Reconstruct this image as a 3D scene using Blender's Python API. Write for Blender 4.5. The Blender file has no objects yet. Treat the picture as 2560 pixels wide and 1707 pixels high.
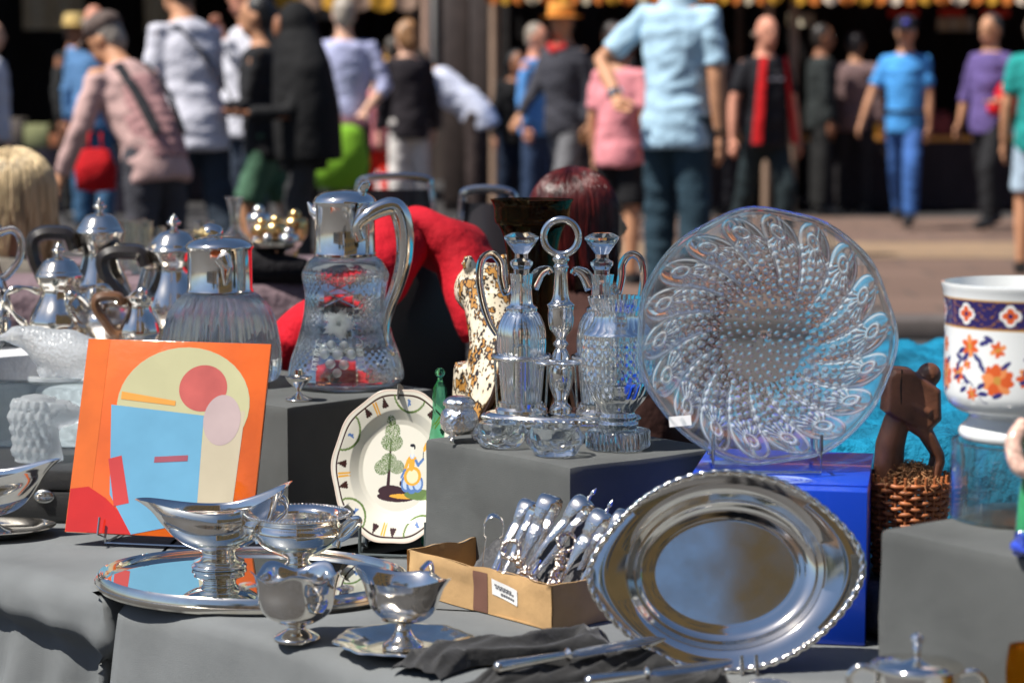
import bpy, bmesh, math, random
import numpy as np
from mathutils import Vector, Matrix, Quaternion, noise
R = math.radians
PI = math.pi
C = bpy.context.scene.collection
SC = bpy.context.scene
random.seed(7)
# ------------------------------------------------------------------ camera, sky, sun, exposure
CAM_H, LENS_PX, PITCH = 1.08, 5658.0, R(6.04)
cd = bpy.data.cameras.new('camera'); cam = bpy.data.objects.new('camera', cd); C.objects.link(cam)
cam.location = (0, 0, CAM_H); cam.rotation_euler = (PI/2 - PITCH, 0, 0)
cd.sensor_width = 36; cd.lens = 36*LENS_PX/2560; cd.clip_start = .05; cd.clip_end = 400
cd.dof.use_dof = True; cd.dof.focus_distance = 3.42; cd.dof.aperture_fstop = 4.2; cd.dof.aperture_blades = 0
SC.camera = cam
SUN_EL, SUN_AZ = R(57), Vector((-1, -.45, 0)).normalized()
w = bpy.data.worlds.new('World'); SC.world = w; w.use_nodes = True
nt = w.node_tree; bg = nt.nodes['Background']
sky = nt.nodes.new('ShaderNodeTexSky'); sky.sky_type = 'NISHITA'; sky.sun_disc = False
sky.sun_elevation = SUN_EL; sky.sun_rotation = math.atan2(SUN_AZ.x, SUN_AZ.y)
sky.air_density = 1.0; sky.dust_density = 1.2; sky.ozone_density = 6.0
nt.links.new(sky.outputs[0], bg.inputs[0]); bg.inputs[1].default_value = .058
sd = bpy.data.lights.new('sun', 'SUN'); sun = bpy.data.objects.new('sun', sd); C.objects.link(sun)
sd.energy = 5.0; sd.angle = R(.53); sd.color = (1, .95, .87)
sdir = (SUN_AZ*math.cos(SUN_EL) + Vector((0, 0, math.sin(SUN_EL)))).normalized()
sun.rotation_euler = sdir.to_track_quat('Z', 'Y').to_euler(); sun.location = sdir*60
vs = SC.view_settings; vs.view_transform = 'Standard'; vs.look = 'None'; vs.exposure = .6; vs.gamma = 1; vs.use_curve_mapping = False
cy = SC.cycles; cy.use_denoising = True; cy.max_bounces = 20; cy.transmission_bounces = 16; cy.glossy_bounces = 8
cy.transparent_max_bounces = 24; cy.caustics_reflective = True; cy.caustics_refractive = True; cy.blur_glossy = .6
cy.sample_clamp_indirect = 12; cy.diffuse_bounces = 4
try: cy.denoising_prefilter = 'ACCURATE'; cy.denoising_input_passes = 'RGB_ALBEDO_NORMAL'
except Exception: pass

# ------------------------------------------------------------------ where a place in the photograph lies in the scene
_cp, _sp = math.cos(PITCH), math.sin(PITCH)
def ray(px, py):
    u = (px-1280)/LENS_PX; v = (853.5-py)/LENS_PX
    return Vector((u, _cp + v*_sp, -_sp + v*_cp))
def onz(px, py, z):
    d = ray(px, py); t = (z-CAM_H)/d.z
    return Vector((d.x*t, d.y*t, z))
def aty(px, py, Y):
    d = ray(px, py); t = Y/d.y
    return Vector((d.x*t, Y, CAM_H + d.z*t))

# ------------------------------------------------------------------ materials
MATS = {}
def principled(name, col, rough=.5, metal=0, bump=0, bscale=60, var=0, vscale=8, spec=.5, sheen=0, coat=0, bdist=.01, trans=0):
    if name in MATS: return MATS[name]
    m = bpy.data.materials.new(name); m.use_nodes = True; t = m.node_tree; b = t.nodes['Principled BSDF']
    b.inputs['Base Color'].default_value = (*col, 1); b.inputs['Roughness'].default_value = rough
    b.inputs['Metallic'].default_value = metal; b.inputs['Specular IOR Level'].default_value = spec
    b.inputs['Sheen Weight'].default_value = sheen; b.inputs['Coat Weight'].default_value = coat
    b.inputs['Transmission Weight'].default_value = trans
    tc = t.nodes.new('ShaderNodeTexCoord')
    if var:
        n = t.nodes.new('ShaderNodeTexNoise'); n.inputs['Scale'].default_value = vscale; n.inputs['Detail'].default_value = 5
        t.links.new(tc.outputs['Object'], n.inputs['Vector'])
        r = t.nodes.new('ShaderNodeValToRGB'); r.color_ramp.elements[0].position = .3; r.color_ramp.elements[1].position = .7
        r.color_ramp.elements[0].color = (*[c*(1-var) for c in col], 1); r.color_ramp.elements[1].color = (*[min(1, c*(1+var)) for c in col], 1)
        t.links.new(n.outputs[0], r.inputs[0]); t.links.new(r.outputs[0], b.inputs['Base Color'])
    if bump:
        n = t.nodes.new('ShaderNodeTexNoise'); n.inputs['Scale'].default_value = bscale; n.inputs['Detail'].default_value = 4
        t.links.new(tc.outputs['Object'], n.inputs['Vector'])
        bp = t.nodes.new('ShaderNodeBump'); bp.inputs['Strength'].default_value = bump; bp.inputs['Distance'].default_value = bdist
        t.links.new(n.outputs[0], bp.inputs['Height']); t.links.new(bp.outputs[0], b.inputs['Normal'])
    MATS[name] = m; return m
def silver(name='silver', col=(.95, .92, .87), rough=.06, bump=0, bscale=120, stain=.8):
    if name in MATS: return MATS[name]
    m = principled(name, col, rough, 1, bump, bscale, bdist=.002); t = m.node_tree; b = t.nodes['Principled BSDF']
    tc = t.nodes['Texture Coordinate']; n = t.nodes.new('ShaderNodeTexNoise'); n.inputs['Scale'].default_value = 25; n.inputs['Detail'].default_value = 8
    t.links.new(tc.outputs['Object'], n.inputs['Vector'])
    mr = t.nodes.new('ShaderNodeMapRange'); mr.inputs['From Min'].default_value = .35; mr.inputs['From Max'].default_value = .75
    mr.inputs['To Min'].default_value = rough; mr.inputs['To Max'].default_value = rough+.12*stain
    t.links.new(n.outputs[0], mr.inputs[0]); t.links.new(mr.outputs[0], b.inputs['Roughness'])
    n2 = t.nodes.new('ShaderNodeTexNoise'); n2.inputs['Scale'].default_value = 13; n2.inputs['Detail'].default_value = 9; n2.inputs['Roughness'].default_value = .7; t.links.new(tc.outputs['Object'], n2.inputs['Vector'])
    r = t.nodes.new('ShaderNodeValToRGB'); r.color_ramp.elements[0].position = .42; r.color_ramp.elements[0].color = (*col, 1); r.color_ramp.elements[1].position = .78; k = stain; r.color_ramp.elements[1].color = (col[0]*(1-.22*k), col[1]*(1-.32*k), col[2]*(1-.45*k), 1)
    t.links.new(n2.outputs[0], r.inputs[0]); t.links.new(r.outputs[0], b.inputs['Base Color'])
    return m
def glass(name='clear_glass', col=(.97, .99, .98), rough=0, thru=.12, ior=1.5, white=0, bump=0, bscale=300):
    if name in MATS: return MATS[name]
    m = bpy.data.materials.new(name); m.use_nodes = True; t = m.node_tree; t.nodes.remove(t.nodes['Principled BSDF'])
    o = t.nodes['Material Output']; g = t.nodes.new('ShaderNodeBsdfGlass'); g.inputs['Color'].default_value = (*col, 1)
    g.inputs['Roughness'].default_value = rough; g.inputs['IOR'].default_value = ior
    tr = t.nodes.new('ShaderNodeBsdfTransparent'); tr.inputs[0].default_value = (*col, 1)
    mx = t.nodes.new('ShaderNodeMixShader'); mx.inputs[0].default_value = thru
    t.links.new(g.outputs[0], mx.inputs[1]); t.links.new(tr.outputs[0], mx.inputs[2]); out = mx
    if white:
        att = None
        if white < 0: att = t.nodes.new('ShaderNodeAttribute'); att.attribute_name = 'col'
        d = t.nodes.new('ShaderNodeBsdfDiffuse'); d.inputs[0].default_value = (.85, .88, .9, 1)
        tl = t.nodes.new('ShaderNodeBsdfTranslucent'); tl.inputs[0].default_value = (.85, .88, .9, 1)
        ad = t.nodes.new('ShaderNodeMixShader'); ad.inputs[0].default_value = .5
        t.links.new(d.outputs[0], ad.inputs[1]); t.links.new(tl.outputs[0], ad.inputs[2])
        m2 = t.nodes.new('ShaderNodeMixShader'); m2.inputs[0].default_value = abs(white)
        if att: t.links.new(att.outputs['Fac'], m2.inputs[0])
        t.links.new(out.outputs[0], m2.inputs[1]); t.links.new(ad.outputs[0], m2.inputs[2]); out = m2
    if bump:
        tc = t.nodes.new('ShaderNodeTexCoord'); n = t.nodes.new('ShaderNodeTexVoronoi'); n.inputs['Scale'].default_value = bscale
        t.links.new(tc.outputs['Object'], n.inputs['Vector'])
        bp = t.nodes.new('ShaderNodeBump'); bp.inputs['Strength'].default_value = bump; bp.inputs['Distance'].default_value = .002
        t.links.new(n.outputs[0], bp.inputs['Height']); t.links.new(bp.outputs[0], g.inputs['Normal'])
    t.links.new(out.outputs[0], o.inputs[0]); MATS[name] = m; return m
def painted(name, rough=.15, coat=.5, bump=0, bscale=80):          # glaze or print held in the mesh's colour layer
    if name in MATS: return MATS[name]
    m = principled(name, (.8, .8, .8), rough, coat=coat, bump=bump, bscale=bscale); t = m.node_tree
    a = t.nodes.new('ShaderNodeAttribute'); a.attribute_name = 'col'
    t.links.new(a.outputs['Color'], t.nodes['Principled BSDF'].inputs['Base Color']); return m
def fabric(name, col, bump=.5, bscale=9, var=.1, rough=.85):
    return principled(name, col, rough, 0, bump, bscale, var, 5, spec=.2, bdist=.05)
SILVER = silver(); SILVER_OLD = silver('worn_silver', (.90, .86, .78), .09, 0); SILVER_CHASED = silver('chased_silver', (.92, .89, .85), .09, .5, 330)
MIRROR = silver('mirror', (.72, .78, .76), .015, 0, stain=.02); STEEL = silver('steel_wire', (.62, .63, .63), .22)
GLASS = glass(); CRYSTAL = glass('cut_crystal', (.985, .995, .99), 0, .05, 1.56)
def grey_cloth(name, col, fine=420):
    if name in MATS: return MATS[name]
    m = principled(name, col, .95, 0, .45, fine, .17, 5, spec=.1, sheen=.0, bdist=.004); t = m.node_tree; b = t.nodes['Principled BSDF']
    old = b.inputs['Normal'].links[0].from_node; tc = t.nodes['Texture Coordinate']
    n = t.nodes.new('ShaderNodeTexNoise'); n.inputs['Scale'].default_value = 6; n.inputs['Detail'].default_value = 3; n.inputs['Distortion'].default_value = 1.2
    t.links.new(tc.outputs['Object'], n.inputs['Vector']); bp = t.nodes.new('ShaderNodeBump'); bp.inputs['Strength'].default_value = .16; bp.inputs['Distance'].default_value = .02
    t.links.new(n.outputs[0], bp.inputs['Height']); t.links.new(old.outputs[0], bp.inputs['Normal']); t.links.new(bp.outputs[0], b.inputs['Normal'])
    return m
CLOTH = grey_cloth('grey_felt', (.155, .165, .170), 1000)
CLOTH2 = grey_cloth('grey_felt_box', (.105, .110, .110), 1100)

# ------------------------------------------------------------------ mesh helpers
def cat(pts, n=8, closed=False):                                    # Catmull-Rom through points (tuples of any length)
    P = [np.array(p, float) for p in pts]; out = []; m = len(P)
    for i in range(m if closed else m-1):
        p0 = P[(i-1) % m] if closed else P[max(i-1, 0)]; p1 = P[i]; p2 = P[(i+1) % m]; p3 = P[(i+2) % m] if closed else P[min(i+2, m-1)]
        for k in range(n):
            t = k/n; out.append(.5*((2*p1) + (-p0+p2)*t + (2*p0-5*p1+4*p2-p3)*t*t + (-p0+3*p1-3*p2+p3)*t**3))
    if not closed: out.append(P[-1])
    return [tuple(p) for p in out]
class MB:
    def __init__(s): s.v = []; s.f = []; s.c = None
    def add(s, v, f):
        o = len(s.v); s.v += [tuple(p) for p in v]; s.f += [tuple(i+o for i in q) for q in f]; return s
    def rings(s, rs, closed_u=True, cap0=True, cap1=True, loop=False):
        n = len(rs[0]); v = [p for r in rs for p in r]; f = []; m = len(rs)
        for i in range(m if loop else m-1):
            a = i*n; b = ((i+1) % m)*n
            for j in range(n if closed_u else n-1):
                k = (j+1) % n; f.append((a+j, a+k, b+k, b+j))
        if not loop and closed_u:
            if cap0: f.append(tuple(range(n-1, -1, -1)))
            if cap1: f.append(tuple((m-1)*n+j for j in range(n)))
        return s.add(v, f)
    def lathe(s, prof, n=40, c=(0, 0, 0), mod=None, cap0=True, cap1=True, zmod=None, sx=1, sy=1):
        rs = []
        for i, (r, z) in enumerate(prof):
            ring = []
            for j in range(n):
                a = 2*PI*j/n; q = max(r, 1e-5)*(mod(a, z, r) if mod else 1); zz = z+(zmod(a, z, r) if zmod else 0)
                ring.append((c[0]+q*math.cos(a)*sx, c[1]+q*math.sin(a)*sy, c[2]+zz))
            rs.append(ring)
        return s.rings(rs, True, cap0, cap1)
    def tube(s, pts, r, n=8, closed=False, flat=None, up=None, cap=True):   # flat: (width factor, thickness factor)
        P = [Vector(p[:3]) for p in pts]; m = len(P); rr = r if isinstance(r, (list, tuple)) else [r]*m
        T = []
        for i in range(m):
            a = P[(i-1) % m] if closed else P[max(i-1, 0)]; b = P[(i+1) % m] if closed else P[min(i+1, m-1)]
            d = b-a; T.append(d.normalized() if d.length > 1e-9 else Vector((0, 0, 1)))
        u = Vector(up) if up else (Vector((0, 0, 1)) if abs(T[0].z) < .9 else Vector((1, 0, 0)))
        rs = []
        for i in range(m):
            u = (u-T[i]*u.dot(T[i])); u = u.normalized() if u.length > 1e-6 else T[i].orthogonal().normalized()
            w_ = T[i].cross(u); fa, fb = flat or (1, 1)
            rs.append([P[i]+(u*math.sin(2*PI*k/n)*fb+w_*math.cos(2*PI*k/n)*fa)*rr[i] for k in range(n)])
        return s.rings(rs, True, cap, cap, closed)
    def box(s, c, d, rz=0, bev=0, seg=2, rot=None):
        bm = bmesh.new(); bmesh.ops.create_cube(bm, size=1)
        bmesh.ops.scale(bm, vec=Vector(d), verts=bm.verts)
        if bev: bmesh.ops.bevel(bm, geom=bm.edges[:], offset=bev, segments=seg, affect='EDGES', profile=.5)
        M = Matrix.Translation(Vector(c)) @ (rot.to_4x4() if rot else Matrix.Rotation(rz, 4, 'Z')); bm.transform(M)
        bm.verts.index_update(); s.add([v.co[:] for v in bm.verts], [[v.index for v in f.verts] for f in bm.faces]); bm.free(); return s
    def ball(s, c, r, nu=14, nv=9, M=None):
        r = (r, r, r) if not isinstance(r, (tuple, list)) else r; c = Vector(c); rs = []
        for i in range(nv+1):
            b = -PI/2+PI*i/nv; q = max(math.cos(b), .001); ring = []
            for j in range(nu):
                a = 2*PI*j/nu; p = Vector((r[0]*q*math.cos(a), r[1]*q*math.sin(a), r[2]*math.sin(b)))
                ring.append(c+(M @ p if M else p))
            rs.append(ring)
        return s.rings(rs)
    def oval(s, pts, rad, X=Vector((1, 0, 0)), n=20):                # loft with elliptic sections (rx, ry), X = side axis
        P = [Vector(p) for p in pts]; rs = []; m = len(P)
        for i in range(m):
            t = (P[min(i+1, m-1)]-P[max(i-1, 0)]).normalized(); y = t.cross(X).normalized(); x = y.cross(t)
            rs.append([P[i]+x*math.cos(2*PI*k/n)*rad[i][0]+y*math.sin(2*PI*k/n)*rad[i][1] for k in range(n)])
        return s.rings(rs)
    def grid(s, fn, nu, nv):
        v = [fn(i/nu, j/nv) for j in range(nv+1) for i in range(nu+1)]
        f = [(j*(nu+1)+i, j*(nu+1)+i+1, (j+1)*(nu+1)+i+1, (j+1)*(nu+1)+i) for j in range(nv) for i in range(nu)]
        return s.add(v, f)
    def prism(s, poly, z0, z1):
        n = len(poly); v = [(x, y, z0) for x, y in poly]+[(x, y, z1) for x, y in poly]
        f = [tuple(range(n-1, -1, -1)), tuple(range(n, 2*n))]+[(i, (i+1) % n, n+(i+1) % n, n+i) for i in range(n)]
        return s.add(v, f)
    def xf(s, M):
        s.v = [tuple(M @ Vector(p)) for p in s.v]; return s
    def build(s, name, mat, parent=None, sharp=38, smooth=True, loc=None, rot=None):
        me = bpy.data.meshes.new(name); me.from_pydata(s.v, [], s.f)
        bm = bmesh.new(); bm.from_mesh(me)
        if s.c is None: bmesh.ops.remove_doubles(bm, verts=bm.verts, dist=2e-6)
        bmesh.ops.recalc_face_normals(bm, faces=bm.faces); bm.to_mesh(me); bm.free()
        if smooth:
            me.polygons.foreach_set('use_smooth', [True]*len(me.polygons))
            if sharp < 180: me.set_sharp_from_angle(angle=R(sharp))
        if s.c is not None:
            a = me.color_attributes.new('col', 'FLOAT_COLOR', 'POINT')
            a.data.foreach_set('color', np.concatenate([np.asarray(s.c, np.float32), np.ones((len(s.c), 1), np.float32)], 1).ravel())
        me.update(); me.materials.append(mat); o = bpy.data.objects.new(name, me); C.objects.link(o)
        if parent: o.parent = parent
        if loc is not None: o.location = loc
        if rot is not None: o.rotation_euler = rot
        return o
def tag(o, label, cat_, group=None, kind=None):
    o['label'] = label; o['category'] = cat_
    if group: o['group'] = group
    if kind: o['kind'] = kind
    return o
def thing(name, label, cat_, loc=(0, 0, 0), rz=0, group=None, M=None):
    o = bpy.data.objects.new(name, None); C.objects.link(o); o.empty_display_size = .05
    if M is not None: o.matrix_world = M
    else: o.location = loc; o.rotation_euler = (0, 0, rz)
    return tag(o, label, cat_, group)
def copy_tree(o, parent=None):
    c = o.copy(); C.objects.link(c); c.parent = parent
    for ch in list(o.children): copy_tree(ch, c)
    return c
def frame(p, normal, upish=(0, 0, 1)):                              # object frame: local Z = normal, local Y = upward
    z = Vector(normal).normalized(); x = Vector(upish).cross(z).normalized(); y = z.cross(x)
    M = Matrix((x, y, z)).transposed().to_4x4(); M.translation = Vector(p); return M
def structure(o): o['kind'] = 'structure'; return o
def shell(prof, th):                                                # outer profile (r,z) bottom to rim -> closed vessel profile with inner wall
    out = list(prof); inn = []
    for i in range(len(prof)-1, -1, -1):
        r, z = prof[i]; inn.append((max(r-th, 0), max(z, prof[0][1]+th*1.2)))
    return out+inn

def hair_material(name, col, var, rough=.35):
    m = principled(name, col, rough); t = m.node_tree; b = t.nodes['Principled BSDF']; tc = t.nodes['Texture Coordinate']
    mp = t.nodes.new('ShaderNodeMapping'); mp.inputs['Scale'].default_value = (70, 70, 4); n = t.nodes.new('ShaderNodeTexNoise'); n.inputs['Scale'].default_value = 1; n.inputs['Detail'].default_value = 3
    r = t.nodes.new('ShaderNodeValToRGB'); r.color_ramp.elements[0].position = .3; r.color_ramp.elements[1].position = .7; r.color_ramp.elements[0].color = (*[c*(1-var) for c in col], 1); r.color_ramp.elements[1].color = (*[min(1, c*(1+var*.6)) for c in col], 1)
    t.links.new(tc.outputs['Object'], mp.inputs[0]); t.links.new(mp.outputs[0], n.inputs['Vector']); t.links.new(n.outputs[0], r.inputs[0]); t.links.new(r.outputs[0], b.inputs['Base Color'])
    bp = t.nodes.new('ShaderNodeBump'); bp.inputs['Strength'].default_value = .8; bp.inputs['Distance'].default_value = .004; t.links.new(n.outputs[0], bp.inputs['Height']); t.links.new(bp.outputs[0], b.inputs['Normal']); return m
# ------------------------------------------------------------------ the setting: ground and far buildings
TZ = CAM_H-.706                                                     # top of the low display tables
def stone(name, col, sc, mortar):
    m = principled(name, col, .85, 0, .3, 30, .12, 3, spec=.2, bdist=.01); t = m.node_tree; b = t.nodes['Principled BSDF']
    tc = t.nodes['Texture Coordinate']; br = t.nodes.new('ShaderNodeTexBrick'); br.inputs['Scale'].default_value = sc
    br.inputs['Color1'].default_value = (*col, 1); br.inputs['Color2'].default_value = (*[c*.82 for c in col], 1); br.inputs['Mortar'].default_value = (*mortar, 1)
    br.inputs['Mortar Size'].default_value = .012; br.inputs['Brick Width'].default_value = .6; br.inputs['Row Height'].default_value = .4
    t.links.new(tc.outputs['Object'], br.inputs['Vector']); t.links.new(br.outputs[0], b.inputs['Base Color']); return m
g = MB().add([(-90, -90, 0), (90, -90, 0), (90, 110, 0), (-90, 110, 0)], [(0, 1, 2, 3)]).build('ground', principled('dark_asphalt', (.035, .033, .034), .9, bump=.5, bscale=60, var=.25))  # shade among the crowd is put into this dark ground colour
q = MB().add([(.55, 10.5, .004), (40, 10.5, .004), (40, 21.2, .004), (.35, 21.2, .004)], [(0, 1, 2, 3)]).build('paving', stone('pink_paving', (.165, .108, .085), .8, (.09, .07, .06))); structure(q)
structure(g)
p = MB().add([(.5, 15.6, .008), (40, 15.6, .008), (40, 17.4, .008), (.46, 17.4, .008)], [(0, 1, 2, 3)]).build('pavement', stone('tan_paving', (.28, .19, .12), 1.1, (.2, .15, .11)))
structure(p)
p = MB().add([(-90, -90, .004), (90, -90, .004), (90, 10.21, .004), (-90, 10.21, .004)], [(0, 1, 2, 3)]).build('road', principled('asphalt', (.045, .045, .047), .9, bump=.5, bscale=80, var=.2)); structure(p)
p = MB().box((0, 10.35, .05), (60, .28, .1), bev=.015).build('kerb', principled('dark_kerb', (.09, .075, .07), .8, var=.2)); structure(p)

def building(name, label, x0, x1, y, h, face, wallc, wincol, n, floors, group=None):
    t = thing(name, label, 'building', ((x0+x1)/2, y, 0)); w_ = x1-x0; s = face
    MB().box((0, -s*3, h/2), (w_, 6, h)).build('wall', principled(name+'_plaster', wallc, .9, var=.15, vscale=.6, bump=.2, bscale=5), t)
    MB().box((0, -s*3, h+.2), (w_+.6, 6.6, .4), bev=.05).build('cornice', principled(name+'_cornice', [min(1, c*1.25) for c in wallc], .8), t)
    wm = MB().box((0, 0, 0), (1.1, .1, 1.7)); fm = MB()
    for q in (-1, 1):
        fm.box((q*.62, .02*s, 0), (.12, .2, 1.95), bev=.01); fm.box((0, .02*s, q*.9), (1.12, .2, .14), bev=.01)
    wo = fo = None
    for k in range(floors):
        for i in range(n):
            x = -w_/2+w_*(i+.5)/n; z = 2.2+k*(h-2.5)/floors
            if wo is None:
                wo = wm.build('window', principled(name+'_pane', wincol, .1, spec=.8), t); fo = fm.build('frame', principled(name+'_frame', (.55, .52, .47), .6), wo)
                a = wo
            else:
                a = wo.copy(); C.objects.link(a); b_ = fo.copy(); C.objects.link(b_); b_.parent = a
            a.parent = t; a.location = (x, s*.02, z)
    return t
building('shop_house', 'dark brown shop front building closing the square behind the stalls', -24, 24, 31, 9, -1, (.075, .055, .045), (.02, .02, .025), 14, 3)
building('ochre_house', 'tall ochre plastered house mirrored in the oval silver dish', .12, 26, -17, 23, 1, (.88, .50, .17), (.10, .10, .11), 7, 5)
building('cream_house', 'low cream house mirrored beside the ochre one in the silver', -30, -3.5, -30, 9, 1, (.62, .55, .43), (.07, .08, .1), 9, 3)
def palm(loc, h, label):
    t = thing('palm_tree', label, 'tree', loc, 0, 'palm trees behind the viewer'); rnd = random.Random(int(loc[0]*10))
    pts = [(0.15*math.sin(k*.5), 0, h*k/8) for k in range(9)]
    MB().tube(pts, [.24-.012*k for k in range(9)], 10).build('trunk', principled('palm_bark', (.16, .11, .07), .9, bump=.8, bscale=12, bdist=.05), t)
    m = MB()
    for k in range(26):
        a = k*2.4; el = rnd.uniform(-.2, 1.1); L = rnd.uniform(1.6, 2.3); d = Vector((math.cos(a), math.sin(a), 0)); side = Vector((-d.y, d.x, 0)); sp = []
        for q in range(9):
            u = q/8; sp.append(Vector((0, 0, h))+d*L*u*math.cos(el*.6)+Vector((0, 0, L*(u*math.sin(el)-1.0*u*u))))
        for q in range(8):
            for e in (-1, 1):
                b0 = sp[q]; b1 = sp[q+1]; tip = (b0+b1)/2+side*e*.42*math.sin(PI*(q+.7)/9)+Vector((0, 0, -.16))+d*.15
                m.add([b0, b1, tip], [(0, 1, 2)])
    m.build('crown', principled('palm_leaf', (.05, .085, .03), .6, var=.3), t, smooth=False)
palm((-5.2, -12, 0), 6.2, 'tall palm tree with a full crown mirrored in the silver')
palm((-1.6, -15, 0), 7.2, 'second palm tree, a little taller, mirrored in the silver')

# ------------------------------------------------------------------ stalls across the square
DARK = fabric('stall_dark_cloth', (.018, .016, .017)); POST = principled('stall_post', (.30, .20, .14), .7, var=.15)  # cloth of the dark tables, also the shade colour inside the stalls
def valance(t, x0, x1, y, z0, z1, cols, n, name='valance'):
    for k in range(n):
        a = x0+(x1-x0)*k/n; b_ = x0+(x1-x0)*(k+1)/n; m = MB(); seg = 6
        def fn(u, v, a=a, b_=b_):
            zz = z1+(z0-z1)*v; zz -= .05*math.sin(PI*u)*v
            return (a+(b_-a)*u, y+.02*math.sin(u*PI*2+k)-.03*v, zz)
        m.grid(fn, seg, 2); c = cols[k % len(cols)]
        m.build(name, fabric('awning_%02d_%02d_%02d' % tuple(int(q*99) for q in c), c, .2), t)
def stall(label, x0, x1, y, cols, roofc, top=2.05, counter=None, n=12, back=DARK, ctop=.72):
    t = thing('market_stall', label, 'stall', ((x0+x1)/2, y, 0)); h = (x1-x0)/2
    for sx in (-1, 1):
        for yy in (.1, 2.8): MB().tube([(sx*(h-.08), yy, 0), (sx*(h-.08), yy, top+.5)], .045, 8).build('post', POST, t)
    def roof(u, v): return (-h+2*h*u, -.25+3.3*v, top+.25+.7*math.sin(PI*min(v*1.0, 1))+.03*math.sin(u*25))
    MB().grid(roof, 24, 8).build('roof', fabric('stall_roof_%d' % int(roofc[0]*99), roofc, .2), t)
    valance(t, -h, h, -.25, top-.02, top+.26, cols, n)
    MB().grid(lambda u, v: (-h+2*h*u, 2.9+.05*math.sin(u*40), .02+(top+.2)*v), 40, 2).build('back_curtain', back, t)  # dark back and side sheets put the stall's inner shade into colour
    for sx in (-1, 1): MB().grid(lambda u, v: (sx*(h-.02), .2+2.6*u, .02+(top+.2)*v), 4, 2).build('side_curtain', back, t)
    if counter:
        MB().box((0, .75, ctop), (2*h-.4, .8, .05), bev=.008).build('counter', counter, t)
        MB().grid(lambda u, v: (-h+.25+(2*h-.5)*u, .36+.02*math.sin(u*60), .03+(ctop-.06)*v), 60, 2).build('counter_skirt', fabric('skirt_dark', (.03, .022, .025)), t)
    return t
YEL, ORA, RED_, CRM = (.50, .26, .03), (.50, .15, .03), (.5, .06, .05), (.65, .58, .45)
CT = principled('counter_orange', (.60, .26, .05), .7, var=.2)
stall('yellow and orange striped stall above the hatted man and light blue polo man', -.25, 2.55, 21.9, [ORA, YEL, ORA, (.5, .42, .3)], ORA, 2.06, CT, 22)
stall('yellow striped market stall behind the blue polo man and purple shirt man', 2.65, 6.6, 22.0, [YEL, ORA, (.6, .5, .4), ORA], YEL, 2.06, CT, 26)
stall('cream canvas stall with dark cloth table at the edge of the square', -7.2, -2.6, 24.0, [CRM, CRM, (.5, .44, .35)], CRM, 2.3, DARK, 12, DARK, .8)
stall('brown canvas stall between the cream stall and wardrobes', -2.5, -1.0, 24.4, [YEL, (.3, .2, .15)], (.12, .08, .06), 2.1, None, 6, fabric('brown_curtain', (.035, .022, .018)))
gd = [('ochre', (.5, .3, .06)), ('rust red', (.4, .09, .03)), ('cream', (.6, .52, .38)), ('dark green', (.05, .12, .05)), ('pale blue', (.3, .42, .5)), ('brown', (.2, .11, .05)), ('yellow', (.65, .45, .05)), ('maroon', (.2, .03, .03)), ('grey', (.25, .25, .25)), ('orange', (.6, .22, .03))]
for k, (nm_, c) in enumerate(gd):
    x = -.0+.27*k if k < 5 else 3.0+.62*(k-5); yy = 22.5 if k < 5 else 22.6; hh = .14+.05*((k*7) % 4); t = thing('goods_crate', nm_+' crate of goods on the orange stall counter', 'crate', (x, yy, .747), R(5*((k*3) % 5)-8))
    MB().box((0, 0, hh/2), (.22, .28, hh), bev=.008).build('crate_body', principled('goods_'+nm_.replace(' ', '_'), c, .8, var=.3, vscale=14), t)
    for q in range(4): MB().ball((-.07+.045*q, -.04+.05*(q % 2), hh+.02), (.035, .04, .035), 10, 7).build('goods', MATS['goods_'+nm_.replace(' ', '_')], t)
t = thing('wardrobe', 'tall dark brown wardrobe with two doors behind the bending man', 'wardrobe', (-.42, 22.6, 0))
wd = principled('wardrobe_wood', (.035, .024, .021), .5, var=.2)
MB().box((0, 0, 1.08), (.52, .5, 2.16), bev=.01).build('body', wd, t)
for sx in (-1, 1):
    d = MB().box((sx*.128, -.262, 1.1), (.245, .022, 2.0), bev=.006).build('door', principled('wardrobe_door', (.05, .036, .031), .45, var=.2), t)
    MB().ball((sx*.03, -.29, 1.05), .02).build('knob', STEEL, d)
tag(MB().tube([(-.80, 21.4, 0), (-.80, 21.4, 3.2)], .045, 14).build('canopy_pole', principled('tan_pole', (.42, .27, .2), .6, var=.1)), 'thick tan canopy pole beside the dark wardrobe', 'pole')
def hanging(label, px, py0, py1, wpx, Y, col):
    a = aty(px, py0, Y); b_ = aty(px, py1, Y); h = wpx*Y/LENS_PX/2; m = MB()
    for side in (0, .03): m.grid(lambda u, v: (a.x-h+2*h*u, Y+side+.03*math.sin(u*14), a.z+(b_.z-a.z)*v), 14, 4)
    tag(m.build('hanging_cloth', fabric('hanging_%d_%d' % (px, py0), col, .3)), label, 'cloth')
hanging('cream cloth hanging at the back of the cream stall', 130, -60, 75, 150, 26.2, (.62, .55, .42))
hanging('cream cloth panel hanging behind the white polo man', 420, -60, 85, 120, 26.2, (.62, .55, .42))
hanging('pale sheet hung behind the black veiled woman', 760, -60, 48, 140, 26.2, (.6, .53, .42))
hanging('yellow banner hanging between lavender shirt man and black jacket woman', 955, 140, 228, 70, 23.4, (.62, .34, .02))
hanging('white paper banner under the yellow awning behind the bald man', 1970, 34, 66, 130, 24.6, (.75, .68, .52))
hanging('white paper banner under the awning beside the cap man', 2390, 45, 78, 90, 24.6, (.75, .68, .52))
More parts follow.
